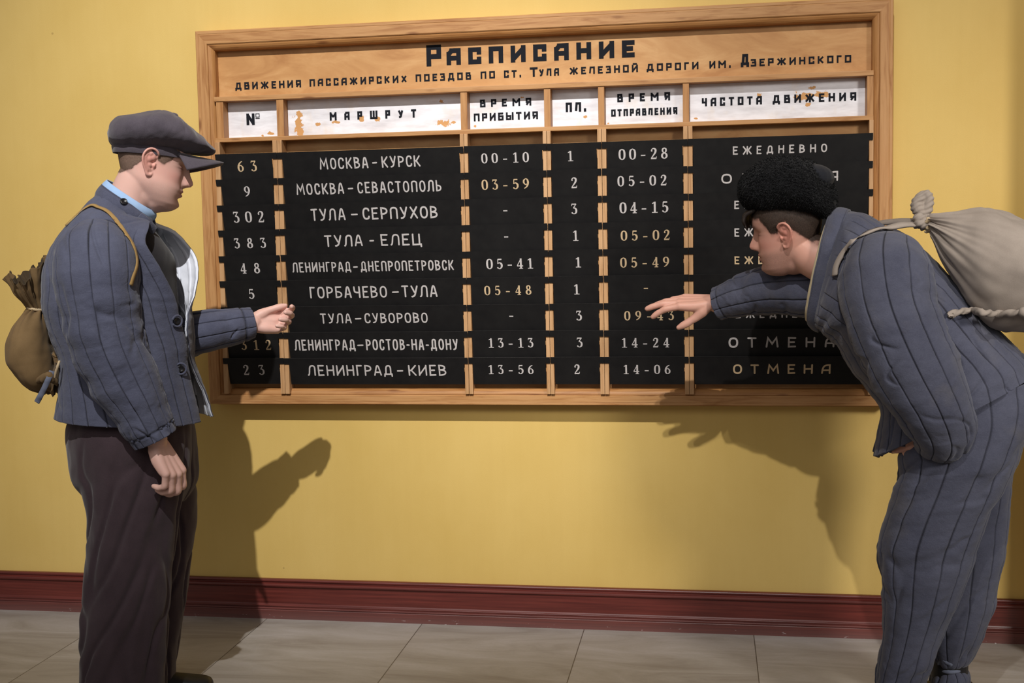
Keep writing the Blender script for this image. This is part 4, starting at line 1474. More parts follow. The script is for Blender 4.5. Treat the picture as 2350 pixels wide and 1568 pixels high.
def paint_skin(me, H, beard, hairmask, base=(214, 174, 161), hairtone=(66, 48, 38)):
    """real colours of the skin: lips, ears, cheeks, knuckles, brows and cropped hair"""
    V = mverts(me)
    L = H.l(V)
    x, y, z = L[:, 0], L[:, 1], L[:, 2]
    ay = np.abs(y)
    near = (np.linalg.norm(L, axis=1) < 0.2) & (z > -0.16)
    g = lambda q0, q1, q2, s0, s1, s2: np.exp(-((x - q0) / s0) ** 2 - ((ay - q1) / s1) ** 2 - ((z - q2) / s2) ** 2) * near
    col = np.tile(np.array(lin(*base)[:3]), (len(V), 1))

    def mixc(f, c):
        nonlocal col
        col = col * (1 - f[:, None]) + np.array(lin(*c)[:3]) * f[:, None]
    mixc(0.55 * g(0.0, 0.088, 0.004, 0.06, 0.018, 0.05), (204, 118, 104))
    mixc(0.40 * g(0.07, 0.052, -0.015, 0.04, 0.03, 0.022), (206, 128, 116))
    mixc(0.35 * g(0.12, 0.0, -0.02, 0.025, 0.02, 0.016), (204, 128, 114))
    lips = g(0.10, 0.0, -0.054, 0.02, 0.021, 0.0105)
    mixc(np.clip(lips * 1.1, 0, 0.75), (172, 98, 92))
    mixc(0.75 * g(0.097, 0.0, -0.0538, 0.02, 0.024, 0.0016), (96, 48, 44))
    brow = g(0.095, 0.031, 0.0385, 0.035, 0.021, 0.0062)
    mixc(np.clip(brow * 1.3, 0, 0.8), hairtone)
    mixc(0.9 * g(0.085, 0.034, 0.0125, 0.035, 0.015, 0.0022), (44, 28, 24))
    mixc(0.35 * g(0.09, 0.033, 0.016, 0.03, 0.018, 0.011), (168, 112, 100))
    setcol(me, 'tone', col)
    jaw = sm(-0.028, -0.055, z) * sm(-0.035, 0.01, x) * near * sm(-0.150, -0.115, z)
    mo = np.exp(-((z + 0.041) / 0.006) ** 2) * sm(0.03, 0.022, ay) * sm(0.07, 0.085, x) * near
    st = np.clip(jaw * (1 - np.clip(lips * 1.6, 0, 1)) + mo, 0, 1) * beard
    st = np.maximum(st, hairmask * 0.85)
    setfloat(me, 'stubble', np.clip(st, 0, 1))
    setcol(me, 'hairtone', np.tile(np.array(lin(*hairtone)[:3]), (len(V), 1)))


# ------------------------------------------------------------------ the standing man on the left
def standing_man():
    base = at_depth(270, 700, -0.90)
    S = Side(base, 16, 1)
    org = vec(base[0], base[1], 0.0)
    root = thing('person', 'person in flat cap and blue quilted jacket holding one hand out to the board', 'person', org)

    # --- jacket body: rings from the hem to the collar, open in front
    J = [  # back, front, half-widths, theta of the near edge, theta of the far edge (beyond 360 = lapped under)
        ((134, 952), (468, 962), 0.215, 0.205, 9, 350),
        ((140, 905), (456, 905), 0.210, 0.200, 12, 356),
        ((142, 850), (447, 845), 0.202, 0.195, 16, 366),
        ((134, 795), (443, 790), 0.198, 0.190, 20, 374),
        ((112, 735), (440, 735), 0.200, 0.195, 26, 372),
        ((103, 670), (437, 672), 0.205, 0.200, 34, 344),
        ((112, 610), (434, 612), 0.210, 0.205, 48, 330),
        ((136, 555), (418, 560), 0.212, 0.210, 58, 322),
        ((172, 505), (392, 528), 0.178, 0.180, 50, 326),
        ((205, 468), (362, 512), 0.128, 0.130, 34, 332),
        ((232, 440), (342, 506), 0.086, 0.088, 16, 346)]
    n = 900
    R = []
    for k, (bk, ft, wn, wf, t0, t1) in enumerate(J):
        th = np.radians(np.linspace(t0, t1, n))
        r = ring(S, sec(S, bk, ft, wn, wf), th, 2.35)
        c = r.mean(0)
        u = np.linspace(0, 1, n)
        flare = {0: 0.024, 1: 0.016, 2: 0.004, 5: 0.018, 6: 0.034, 7: 0.030, 8: 0.016}.get(k, 0)
        r = r + (sm(0.84, 1.0, u) * flare)[:, None] * S.f
        r = r + (sm(0.06, 0.0, u) * 0.010)[:, None] * (S.f * 0.6 + S.n * 0.8)
        R.append(r)
    P0 = crom(np.array(R), 260)
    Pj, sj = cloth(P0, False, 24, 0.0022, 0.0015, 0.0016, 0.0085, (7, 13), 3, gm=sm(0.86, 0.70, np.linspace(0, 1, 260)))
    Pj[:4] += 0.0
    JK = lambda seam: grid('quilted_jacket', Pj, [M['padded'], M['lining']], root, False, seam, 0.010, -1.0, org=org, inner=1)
    jk_label = 'faded blue quilted jacket hanging open over white lining'

    # --- near sleeve and far sleeve
    sp = [S(228, 548, 0.125), S(222, 585, 0.175), S(224, 640, 0.205), S(232, 710, 0.215), S(250, 795, 0.215), S(288, 880, 0.215), S(328, 952, 0.215), S(358, 1008, 0.21)]
    sr = [0.075, 0.112, 0.116, 0.106, 0.104, 0.094, 0.076, 0.066]
    P1 = tube_grid(sp, sr, 500, 260, S.f)
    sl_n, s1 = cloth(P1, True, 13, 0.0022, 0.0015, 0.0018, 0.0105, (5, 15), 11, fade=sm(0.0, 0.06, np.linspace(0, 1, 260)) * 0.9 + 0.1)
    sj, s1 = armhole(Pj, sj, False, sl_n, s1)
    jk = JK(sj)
    jk['label'] = jk_label
    # turned cuff
    cuff = np.exp(-((np.linspace(0, 1, 260) - 0.955) / 0.006) ** 2)
    sl_n = sl_n - normals(sl_n, True) * (0.004 * cuff)[:, None, None]
    s1 = np.maximum(s1 * (1 - cuff[:, None]), cuff[:, None] * 0.45)
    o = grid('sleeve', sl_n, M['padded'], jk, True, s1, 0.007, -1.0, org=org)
    fp = [S(262, 590, -0.15), S(300, 690, -0.20), S(375, 778, -0.225), at_depth(455, 763, -0.70), at_depth(520, 752, -0.65), at_depth(578, 743, -0.60)]
    fr = [0.095, 0.095, 0.080, 0.066, 0.058, 0.049]
    P2 = tube_grid(fp, fr, 320, 200, vec(0, 0, 1))
    sl_f, s2 = cloth(P2, True, 9, 0.0022, 0.0015, 0.0018, 0.009, (5, 15), 17)
    cf = np.exp(-((np.linspace(0, 1, 200) - 0.945) / 0.006) ** 2)
    sl_f = sl_f - normals(sl_f, True) * (0.0035 * cf)[:, None, None]
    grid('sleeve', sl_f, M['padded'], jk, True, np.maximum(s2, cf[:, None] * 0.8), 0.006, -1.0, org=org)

    # --- stand collar, with its tab, and the shirt collar inside it
    def collar(b0, f0, w0, b1, f1, w1, t0, t1, nv, off=0.0):
        th = np.radians(np.linspace(t0, t1, 160))
        r0 = ring(S, sec(S, b0, f0, w0, w0), th, 2.1)
        r1 = ring(S, sec(S, b1, f1, w1, w1), th, 2.1)
        t = np.linspace(0, 1, nv)[:, None, None]
        g = r0 * (1 - t) + r1 * t
        return g + normals(g, False) * (0.004 * np.sin(t * np.pi) + 0.0015 * vn(np.linspace(0, 14, 160)[None, :] + 0 * t[:, :, 0], 3 * t[:, :, 0] + np.zeros((1, 160)), 0, 5)[..., None])
    g = collar((222, 452), (352, 524), 0.088, (238, 424), (347, 496), 0.080, 14, 344, 24)
    em = np.zeros(g.shape[:2]); em[2:3] = 0.7; em[-3:-2] = 0.6
    grid('collar', g, M['padded'], jk, False, em, 0.008, 0.0, org=org)
    g = collar((232, 436), (352, 506), 0.077, (247, 413), (356, 486), 0.071, 4, 354, 16)
    sh = grid('shirt', g, M['shirt_blue'], root, False, None, 0.003, 0.0, org=org)
    sh['label'] = 'pale blue shirt collar above the jacket collar'

    # --- dark jersey under the open jacket
    V = [((160, 960), (420, 960), 0.165, 0.165), ((165, 850), (412, 850), 0.165, 0.16), ((150, 740), (408, 740), 0.165, 0.16), ((145, 650), (404, 650), 0.17, 0.165), ((165, 585), (396, 590), 0.17, 0.17), ((205, 520), (366, 545), 0.13, 0.13), ((240, 465), (346, 515), 0.078, 0.078)]
    Pv = tube_of(S, [sec(S, *v) for v in V], 120, 90)
    Pv, _ = cloth(Pv, True, 0, wr=0.006, wf=(6, 9), seed=21)
    grid('jersey', Pv, M['dark_wool'], root, True, None, org=org)

    bv = bvh_of([(Pj, False), (sl_n, True), (sl_f, True)])
    # --- buttons and loops down the front edge
    for px, py in ((404, 737), (414, 846), (379, 633)):
        c, nn = onto(bv, px, py, 0.002)
        if c is not None:
            button(c, nn, 0.0105, jk, org)
            th = np.linspace(0, 2 * np.pi, 22)
            a = unit(np.cross(nn, vec(0, 0, 1)))
            b2 = np.cross(nn, a)
            lp = [c + nn * 0.004 + 0.016 * (math.cos(t) * a + math.sin(t) * b2) for t in np.linspace(0.6, 5.9, 14)]
            grid('loop', close_ends(tube_grid(lp, [0.003] * 14, 8, 40)), M['padded'], jk, True, org=org, caps=True)
    tg = strap_grid(np.array([S(318, 497, 0.088), S(332, 508, 0.082), S(344, 519, 0.066), S(354, 531, 0.046)]), np.array([S.n, S.n + S.f * 0.2, S.n + S.f * 0.5, S.n * 0.7 + S.f * 0.7]), 0.030, 0.007, 30)
    grid('collar_tab', tg, M['padded'], jk, True, None, org=org, caps=True)
    cb = bvh_of([(collar((222, 452), (352, 524), 0.088, (238, 424), (347, 496), 0.080, 14, 344, 24), False)])
    c, nn = onto(cb, 283, 465, 0.006)
    if c is not None:
        button(c, nn, 0.0105, jk, org)

    # --- trousers
    B = Blob()
    hip = [((172, 945), (436, 945), 0.165, 0.165), ((163, 990), (443, 990), 0.185, 0.185), ((166, 1050), (445, 1050), 0.188, 0.188), ((176, 1100), (443, 1105), 0.180, 0.180), ((215, 1150), (420, 1150), 0.13, 0.13)]
    B.addgrid(tube_of(S, [sec(S, *h) for h in hip], 64, 40, 2.5))

    def leg(rows, s0, w_, drop):
        ss = [sec(S, (b_, y), (f_, y), w_ * k, w_ * k, s0) for y, b_, f_, k in rows]
        c, a, w1, w2 = ss[-1]
        c2 = c.copy(); c2[2] = drop
        ss.append((c2, a * 1.0, w1, w2))
        return tube_of(S, ss, 56, 90, 2.3)
    near = [(1020, 175, 420, 0.85), (1090, 178, 424, 0.98), (1180, 198, 415, 1.0), (1250, 197, 405, 0.98), (1330, 190, 399, 0.98), (1400, 188, 395, 1.0), (1480, 186, 389, 1.02), (1568, 184, 379, 1.05)]
    far = [(1020, 215, 440, 0.85), (1090, 225, 444, 0.98), (1180, 250, 441, 1.0), (1250, 262, 439, 0.98), (1330, 270, 437, 0.98), (1400, 272, 432, 0.98), (1470, 265, 420, 1.0), (1530, 258, 405, 1.0), (1560, 255, 400, 1.0)]
    gn, gf = leg(near, 0.092, 0.098, 0.025), leg(far, -0.095, 0.092, 0.03)
    B.addgrid(gn); B.addgrid(gf)
    me = B.fuse(0.006, 6, 0.5)
    Vv, Nn = mverts(me), mnormals(me)
    d = n3(Vv * vec(1, 1, 0.30), 24, 5, 2) * 0.010 + n3(Vv * vec(1, 1, 0.55), 70, 8, 2) * 0.0022
    # side seam and front crease of the near leg
    fo = n3(Vv @ np.array([[1, 0, 0.25], [0, 1, 0], [-0.35, 0, 0.30]]), 40, 15, 1)
    d -= 0.010 * np.exp(-(fo / 0.16) ** 2) * sm(0.92, 0.66, Vv[:, 2])
    setverts(me, Vv + Nn * d[:, None])
    shift(me, org)
    tr = link('trousers', me, M['trouser'], root, True)
    # --- shoes
    a1, a2 = gn[-1].mean(0), gf[-1].mean(0)
    for c, dirn in ((a1, S.f), (a2, S.f)):
        shoe('shoe', c - dirn * 0.085, c + dirn * 0.215, root, org)

    # --- the body itself: head, neck, arms, hands, trunk and legs in one surface
    O = S(339, 377, 0.070) - S.n * 0.070
    H = Head(O, 27, 17, 0, 1.045)
    Bd = Blob()
    Bd.addgrid(H.w(head_grid(1.0, 1.0, 1.15)))
    ear_parts(Bd, H.w, -1, 1.16)
    ear_parts(Bd, H.w, 1, 1.16)
    nb = S(288, 492)
    Bd.tube([S(282, 560), nb, S(302, 455), H.w(vec(-0.022, 0, -0.045)), H.w(vec(-0.018, 0, 0.0))], [0.075, 0.072, 0.066, 0.062, 0.05], 32, 40)
    Bd.ball(H.w(vec(0.030, 0, -0.088)), 0.050, (1.0, 1.0, 0.85))
    Bd.ball(H.w(vec(0.000, 0, -0.080)), 0.055)
    Bd.tube([S(295, 1000), S(285, 850), S(270, 700), S(272, 590), S(284, 510)], [0.10, 0.105, 0.11, 0.11, 0.07], 24, 40, 0.9)
    for gl, s0 in ((gn, 0.09), (gf, -0.09)):
        Bd.tube([S(300, 985, s0 * 0.8), gl[30].mean(0), gl[60].mean(0), gl[-1].mean(0) + vec(0, 0, 0.03)], [0.08, 0.06, 0.05, 0.04], 18, 30)
    for q in (sp, fp):
        Bd.tube([S(275, 570, 0.1 if q is sp else -0.1)] + q[1:], [0.055] + [0.05] * (len(q) - 3) + [0.036, 0.032], 18, 40)
    # near hand hanging, palm turned back, fingers curled
    wr = S(359, 1012, 0.205)
    dn = unit(S(386, 1064, 0.212) - wr)
    hn = hand(Bd, wr + dn * 0.004, dn, -S.f * 0.82 + S.n * -0.45 + vec(0, 0, 0.15), True, [(30, 56, 26), (34, 60, 30), (38, 62, 32), (40, 58, 30)], 0.02, (0.75, 0.35, 0.5), 1.10, sp[-2])
    # far hand held out, palm to the viewer, thumb on top
    wr2 = at_depth(576, 742, -0.60)
    d2 = unit(at_depth(638, 740, -0.555) - wr2)
    hf = hand(Bd, wr2, d2, vec(0.30, -0.88, 0.34), False, [(40, 44, 26), (52, 58, 36), (58, 66, 40), (60, 66, 42)], 0.03, (0.86, 0.40, 0.26), 0.98, fp[-2])
    me = Bd.fuse(0.0019, 3, 0.5)
    L = H.l(mverts(me))
    soften(me, np.maximum(neck_mask(L), 0.35 * (np.linalg.norm(L, axis=1) > 0.3)), 24)
    L = H.l(mverts(me))
    x, y, z = L[:, 0], L[:, 1], L[:, 2]
    nearh = np.linalg.norm(L, axis=1) < 0.19
    line = np.where(x < -0.018, np.interp(x, [-0.11, -0.06, -0.018], [-0.060, -0.035, 0.012]), np.interp(x, [-0.018, 0.004, 0.012, 0.030, 0.045, 0.062, 0.08], [0.034, 0.036, 0.014, 0.010, 0.024, 0.06, 0.075]))
    earm = sm(0.080, 0.086, np.abs(y)) * sm(-0.045, -0.03, x) * sm(0.03, 0.015, x)
    hm = sm(-0.010, 0.012, z - line + 0.004 * n3(L, 160, 2, 2)) * nearh * (1 - earm)
    paint_skin(me, H, 0.22, hm * 0.9)
    shift(me, org)
    link('body', me, M['skin'], root, True)
    hair_shell('hair', me, hm, 0.0010, M['hair_l'], root, 0.05)

    # --- flat cap: crown, band, peak, button on top
    HS = Side(O, 27, 1)
    cs = [(249, 296, 306, 0.020), (255, 281, 326, 0.060), (272, 270, 339, 0.092), (305, 262, 345, 0.118), (345, 257, 348, 0.132), (385, 260, 350, 0.134), (420, 279, 352, 0.126), (450, 304, 353, 0.108), (472, 323, 353, 0.084), (487, 337, 352, 0.052), (493, 344, 349, 0.018)]
    th = np.linspace(0, 2 * np.pi, 180, endpoint=False)
    R = []
    for xx, yt, yb, wl in cs:
        T, Bt = HS(xx, yt), HS(xx, yb)
        R.append(ell((T + Bt) / 2, (T - Bt) / 2, HS.n * wl, 2.15, th=th))
    Pc = crom(np.array(R), 150)
    cen = HS(392, 262)
    rel = Pc - cen
    ang = np.arctan2(rel @ HS.n, rel @ HS.f)
    N = normals(Pc, True)
    upn = np.clip(N[..., 2] * 2, 0, 1)
    a8 = (ang / (2 * np.pi) * 8 + 0.35) % 1
    gro = np.exp(-(np.minimum(a8, 1 - a8) * np.linalg.norm(rel, axis=2) * 0.78 / 0.0035) ** 2) * upn
    Pc = Pc + N * (-0.0022 * gro + 0.010 * n3(Pc, 22, 4, 3) * 0.55 + 0.0035 * n3(Pc, 55, 7, 2))[..., None]
    cap = grid('flat_cap', Pc, M['tweed'], root, True, None, org=org, caps=True)
    bt = Blob()
    bt.ball(HS(397, 266), 0.016, (1, 1, 0.6))
    m2 = bt.fuse(0.003, 2); shift(m2, org); link('cap_button', m2, M['tweed'], cap, True)
    rb = []
    for t in np.linspace(0, 1, 7):
        bk = (262 - 3 * math.sin(t * 3.14), 350 - 26 * t)
        ft = (432, 368 - 22 * t)
        rb.append(ring(HS, sec(HS, bk, ft, 0.083 + 0.004 * math.sin(t * 3.14), 0.083), np.linspace(0, 2 * np.pi, 120, endpoint=False), 2.1))
    Pb = crom(np.array(rb), 26)
    Pb = Pb + normals(Pb, True) * (0.003 * n3(Pb, 60, 3, 2))[..., None]
    grid('cap_band', Pb, M['tweed'], cap, True, None, 0.005, 0.0, org=org)
    # peak: from the brow outwards and down, drooping at the sides
    tt = np.linspace(-1, 1, 61)
    rows = []
    for r in np.linspace(0, 1, 14):
        row = []
        for t in tt:
            a = math.radians(54) * t
            bp = HS(368, 352 + 8 * math.cos(a)) + HS.f * 0.083 * math.cos(a) + HS.n * 0.088 * math.sin(a)
            ln = 0.094 * max(math.cos(a * 1.58), 0.0) ** 0.60 + 0.004
            outd = unit(HS.f * math.cos(a * 0.55) + HS.n * math.sin(a * 0.55))
            row.append(bp + outd * ln * r + vec(0, 0, -0.014 * r - 0.070 * r * (1 - math.cos(a)) - 0.006 * r * r))
        rows.append(row)
    grid('cap_peak', np.array(rows), M['tweed'], cap, False, None, 0.008, 0.0, org=org)
    return dict(S=S, org=org, root=root, jacket=Pj, sleeve=sl_n, bvh=bv, H=H)


LM = standing_man()


# ------------------------------------------------------------------ the kit bag on the standing man's back
def kit_bag():
    S, man = LM['S'], LM['org']
    org = S(80, 800)
    root = thing('kit_bag', 'olive canvas kit bag with frilled open mouth on back of man in flat cap', 'backpack', org)
    s0 = -0.01
    body = [((66, 704), (106, 712), 0.042, 0.042), ((50, 727), (110, 732), 0.080, 0.080), ((29, 766), (117, 770), 0.112, 0.112), ((22, 800), (124, 802), 0.126, 0.126), ((28, 835), (130, 835), 0.128, 0.128),
            ((48, 868), (138, 866), 0.112, 0.112), ((72, 892), (142, 888), 0.080, 0.080), ((98, 904), (136, 902), 0.028, 0.028)]
    P = tube_of(S, [sec(S, *b_, s0=s0) for b_ in body], 220, 140, 2.2)
    th = np.linspace(0, 2 * np.pi, 220, endpoint=False)[None]
    v = np.linspace(0, 1, 140)[:, None]
    ple = np.cos(th * 13 + 2 * np.sin(3 * th)) * (0.006 * np.exp(-v / 0.14) + 0.004 * np.exp(-(1 - v) / 0.14))
    N = normals(P, True)
    P = P + N * (ple + 0.008 * n3(P, 24, 9, 3))[..., None]
    P = push_out(P, LM['bvh'], 0.006)
    grid('sack', P, M['olive'], root, True, None, org=org, caps=True)
    # gathered mouth above the draw cord
    mouth = [((67, 706), (106, 713), 0.042), ((57, 692), (104, 694), 0.055), ((46, 672), (102, 664), 0.076), ((34, 650), (104, 628), 0.092), ((22, 628), (108, 590), 0.100)]
    P = tube_of(S, [sec(S, m[0], m[1], m[2], m[2], s0=s0) for m in mouth], 260, 70, 2.0)
    th = np.linspace(0, 2 * np.pi, 260, endpoint=False)[None]
    v = np.linspace(0, 1, 70)[:, None]
    N = normals(P, True)
    fr = (np.cos(th * 11 + 1.5 * np.sin(2 * th + 1)) * 0.011 + np.cos(th * 29 + np.sin(5 * th)) * 0.004) * (0.35 + 0.65 * v ** 1.5)
    P = P + N * (fr + 0.004 * n3(P, 40, 12, 2))[..., None]
    dip = np.clip(np.cos(th - math.radians(75)), 0, 1) ** 3 * 0.055 * v ** 2 + np.clip(np.cos(th - math.radians(200)), 0, 1) ** 4 * 0.016 * v ** 2
    P = P - dip[..., None] * vec(0.1, 0, 1.0)
    P = P + (0.006 * np.cos(th * 17) * v ** 3)[..., None] * vec(0, 0, 1)
    ru = grid('frilled_mouth', push_out(P, LM['bvh'], 0.006), [M['olive'], M['olive_in']], root, True, None, 0.0022, -1.0, org=org, inner=1)
    ru['label'] = 'frilled mouth of the bag standing open above its draw cord'
    ringp = ring(S, sec(S, (65, 705), (108, 712), 0.045, 0.045, s0), np.linspace(0, 2 * np.pi, 40), 2.0)
    grid('draw_cord', push_out(tube_grid(ringp, [0.0045] * 40, 8, 90), LM['bvh'], 0.004, 0.12, 0), M['rope'], root, True, org=org)
    # shoulder strap
    pts, nn = [], []
    for px, py in ((153, 520), (162, 502), (180, 485), (204, 476), (228, 479), (249, 490), (270, 513), (288, 538), (303, 565), (311, 592), (311, 612), (304, 634), (298, 655)):
        c, n_ = onto(LM['bvh'], px, py, 0.0045)
        if c is not None:
            pts.append(c); nn.append(n_)
    grid('shoulder_strap', push_out(strap_grid(np.array(pts), np.array(nn), 0.012, 0.003, 90), LM['bvh'], 0.0035, 0.03, 0), M['webbing'], root, True, org=org, caps=True)
    # lower band, knot, tails
    pts = [S(116, 900, 0.045), S(129, 870, 0.075), S(146, 832, 0.090), S(157, 806, 0.090)]
    nn = [-S.f * 0.5 + S.n] * 4
    g = strap_grid(np.array(pts), np.array(nn), 0.040, 0.010, 50)
    g = g + normals(g, True) * (0.004 * n3(g, 60, 4, 2))[..., None]
    g = push_out(g, LM['bvh'], 0.012, 0.12, 0)
    grid('lower_strap', g, M['olive'], root, True, org=org, caps=True)
    B = Blob()
    B.tube([S(70, 886, 0.06), S(90, 872, 0.10), S(108, 864, 0.12), S(124, 874, 0.115), S(137, 884, 0.09)], [0.008, 0.009, 0.012, 0.010, 0.007], 12, 24)
    B.tube([S(100, 872, 0.115), S(112, 862, 0.13), S(118, 872, 0.125)], [0.010, 0.012, 0.010], 12, 14)
    me = B.fuse(0.0025, 2)
    setverts(me, push_out(mverts(me), LM['bvh'], 0.004))
    shift(me, org)
    link('knot', me, M['olive'], root, True)
    pts = [S(119, 852, 0.125), S(112, 868, 0.14), S(104, 886, 0.14), S(94, 906, 0.135), S(84, 924, 0.13)]
    g = strap_grid(np.array(pts), np.array([S.n + S.f * 0.3 * math.sin(i) for i in range(5)]), 0.016, 0.003, 50)
    g = g + (0.003 * n3(g, 120, 2, 2))[..., None] * S.n
    grid('rag_tail', g, M['rag'], root, True, org=org, caps=True)
    pts = [S(136, 830, 0.155), S(132, 842, 0.16), S(128, 856, 0.155), S(126, 866, 0.15)]
    grid('cord_end', close_ends(tube_grid(pts, [0.0035, 0.004, 0.004, 0.003], 8, 30)), M['rope'], root, True, org=org, caps=True)


kit_bag()


# ------------------------------------------------------------------ the leaning man on the right
def leaning_man():
    base = at_depth(2100, 800, -0.74)
    S = Side(base, 166, -1)
    org = vec(base[0] + 0.08, base[1], 0.0)
    root = thing('person', 'person in black fleece hat and grey quilted suit leaning in to the board', 'person', org)

    J = [((2374, 856), (2002, 1040), 0.205, 0.205), ((2354, 822), (2014, 985), 0.204, 0.204), ((2318, 790), (2018, 935), 0.200, 0.200), ((2276, 748), (1990, 895), 0.196, 0.196), ((2230, 694), (1954, 846), 0.196, 0.196),
         ((2174, 628), (1926, 798), 0.202, 0.202), ((2112, 566), (1906, 772), 0.206, 0.206), ((2056, 524), (1893, 762), 0.198, 0.198), ((2000, 500), (1884, 756), 0.160, 0.160), ((1962, 487), (1878, 752), 0.120, 0.120), ((1944, 483), (1874, 750), 0.100, 0.100)]
    n = 900
    th = np.radians(np.linspace(3, 357, n))
    R = [ring(S, sec(S, *j), th, 2.4) for j in J]
    P0 = crom(np.array(R), 270)
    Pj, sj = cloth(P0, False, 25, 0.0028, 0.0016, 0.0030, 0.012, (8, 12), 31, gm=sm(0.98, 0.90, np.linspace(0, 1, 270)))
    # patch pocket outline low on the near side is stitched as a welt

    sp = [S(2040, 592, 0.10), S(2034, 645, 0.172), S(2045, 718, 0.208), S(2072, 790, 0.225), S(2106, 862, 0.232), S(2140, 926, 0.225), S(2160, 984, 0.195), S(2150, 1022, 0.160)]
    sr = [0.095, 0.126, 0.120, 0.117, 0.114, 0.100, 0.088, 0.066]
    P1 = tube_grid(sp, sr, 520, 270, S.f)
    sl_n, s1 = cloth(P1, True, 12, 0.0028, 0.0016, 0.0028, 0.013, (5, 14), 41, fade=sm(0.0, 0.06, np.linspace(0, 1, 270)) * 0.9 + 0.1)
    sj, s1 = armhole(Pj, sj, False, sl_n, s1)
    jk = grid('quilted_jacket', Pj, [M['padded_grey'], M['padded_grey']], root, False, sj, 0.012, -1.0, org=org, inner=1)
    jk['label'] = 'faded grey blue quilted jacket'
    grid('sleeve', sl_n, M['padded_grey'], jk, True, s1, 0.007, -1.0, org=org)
    fp = [S(1985, 640, -0.17), at_depth(1905, 655, -0.56), at_depth(1845, 661, -0.56), at_depth(1775, 664, -0.53), at_depth(1708, 678, -0.49), at_depth(1648, 697, -0.455)]
    fr = [0.105, 0.094, 0.084, 0.076, 0.064, 0.051]
    P2 = tube_grid(fp, fr, 320, 200, vec(0, 0, 1))
    sl_f, s2 = cloth(P2, True, 9, 0.0028, 0.0018, 0.0030, 0.009, (5, 13), 47)
    cf = np.exp(-((np.linspace(0, 1, 200) - 0.955) / 0.005) ** 2)
    sl_f = sl_f - normals(sl_f, True) * (0.003 * cf)[:, None, None]
    grid('sleeve', sl_f, M['padded_grey'], jk, True, np.maximum(s2, cf[:, None] * 0.7), 0.006, -1.0, org=org)

    def collar(b0, f0, w0, b1, f1, w1, t0, t1, nv, seed):
        t_ = np.radians(np.linspace(t0, t1, 160))
        r0 = ring(S, sec(S, b0, f0, w0, w0), t_, 2.1)
        r1 = ring(S, sec(S, b1, f1, w1, w1), t_, 2.1)
        t = np.linspace(0, 1, nv)[:, None, None]
        g = r0 * (1 - t) + r1 * t
        return g + normals(g, False) * (0.004 * np.sin(t * np.pi) + 0.004 * n3(g, 40, seed, 2)[..., None])
    g = collar((1950, 484), (1880, 762), 0.098, (1910, 483), (1858, 748), 0.090, 8, 352, 26, 3)
    em = np.zeros(g.shape[:2]); em[2:3] = 0.7; em[-4:-3] = 0.6
    grid('collar', g, M['padded_grey'], jk, False, em, 0.010, 0.0, org=org)
    g = collar((1940, 500), (1876, 745), 0.084, (1902, 500), (1850, 735), 0.076, 3, 357, 16, 5)
    sh = grid('shirt', g, M['shirt_cream'], root, False, None, 0.003, 0.0, org=org)
    sh['label'] = 'cream shirt front showing in the open collar'

    # --- quilted trousers: each leg runs up over the hip
    def leg(rows, s0, w_, drop, seed, pull=0.0):
        ss = [sec(S, bk, ft, w_ * k, w_ * k, s0 * q) for bk, ft, k, q in rows]
        c, a, w1, w2 = ss[-1]
        c2 = c.copy(); c2[2] = drop
        ss.append((c2, a, w1, w2))
        th_ = np.linspace(0, 2 * np.pi, 480, endpoint=False)
        P = crom(np.array([ring(S, q, th_, 2.3) for q in ss]), 330)
        return cloth(P, True, 13, 0.0028, 0.0016, 0.0028, 0.012, (6, 17), seed)
    near = [((2372, 868), (2054, 985), 1.1, 0.7), ((2374, 935), (2064, 1030), 1.15, 0.8), ((2350, 1010), (2062, 1085), 1.12, 0.95), ((2312, 1100), (2050, 1135), 1.06, 1.0), ((2272, 1190), (2028, 1195), 1.0, 1.0), ((2246, 1258), (2013, 1258), 1.0, 1.0), ((2219, 1330), (2021, 1325), 0.95, 1.0),
            ((2193, 1400), (2029, 1395), 0.92, 1.0), ((2165, 1468), (2024, 1462), 0.88, 1.0), ((2142, 1528), (2013, 1525), 0.84, 1.0), ((2126, 1568), (2009, 1568), 0.82, 1.0)]
    far = [((2370, 872), (2060, 985), 1.0, 0.7), ((2372, 935), (2075, 1030), 1.1, 0.8), ((2352, 1005), (2090, 1080), 1.1, 0.9), ((2333, 1075), (2100, 1130), 1.06, 1.0), ((2318, 1160), (2098, 1190), 1.0, 1.0), ((2307, 1239), (2090, 1255), 1.0, 1.0), ((2295, 1331), (2088, 1330), 0.95, 1.0),
           ((2285, 1392), (2096, 1392), 0.9, 1.0), ((2256, 1462), (2118, 1462), 0.82, 1.0), ((2226, 1515), (2142, 1512), 0.62, 1.0), ((2212, 1530), (2152, 1528), 0.48, 1.0), ((2226, 1550), (2138, 1550), 0.62, 1.0), ((2224, 1572), (2132, 1572), 0.66, 1.0)]
    gn, qn = leg(near, 0.088, 0.108, 0.075, 51)
    gf, qf = leg(far, -0.092, 0.105, 0.085, 57)
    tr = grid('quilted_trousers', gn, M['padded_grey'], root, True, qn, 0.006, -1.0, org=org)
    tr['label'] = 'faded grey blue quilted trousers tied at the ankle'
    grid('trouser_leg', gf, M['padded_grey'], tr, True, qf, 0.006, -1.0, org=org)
    B = Blob()
    cen = S(2182, 1529, -0.092)
    rr = ring(S, sec(S, (2212, 1530), (2152, 1528), 0.052, 0.052, -0.092), np.linspace(0, 2 * np.pi, 30), 2.0)
    B.addgrid(close_ends(tube_grid(rr[:-1], [0.006] * 29, 10, 80)))
    B.tube([S(2152, 1528, -0.06), S(2164, 1514, -0.035), S(2172, 1520, -0.03)], [0.006, 0.008, 0.006], 10, 14)
    B.tube([S(2172, 1521, -0.03), S(2182, 1524, -0.03), S(2176, 1532, -0.04)], [0.006, 0.007, 0.004], 10, 14)
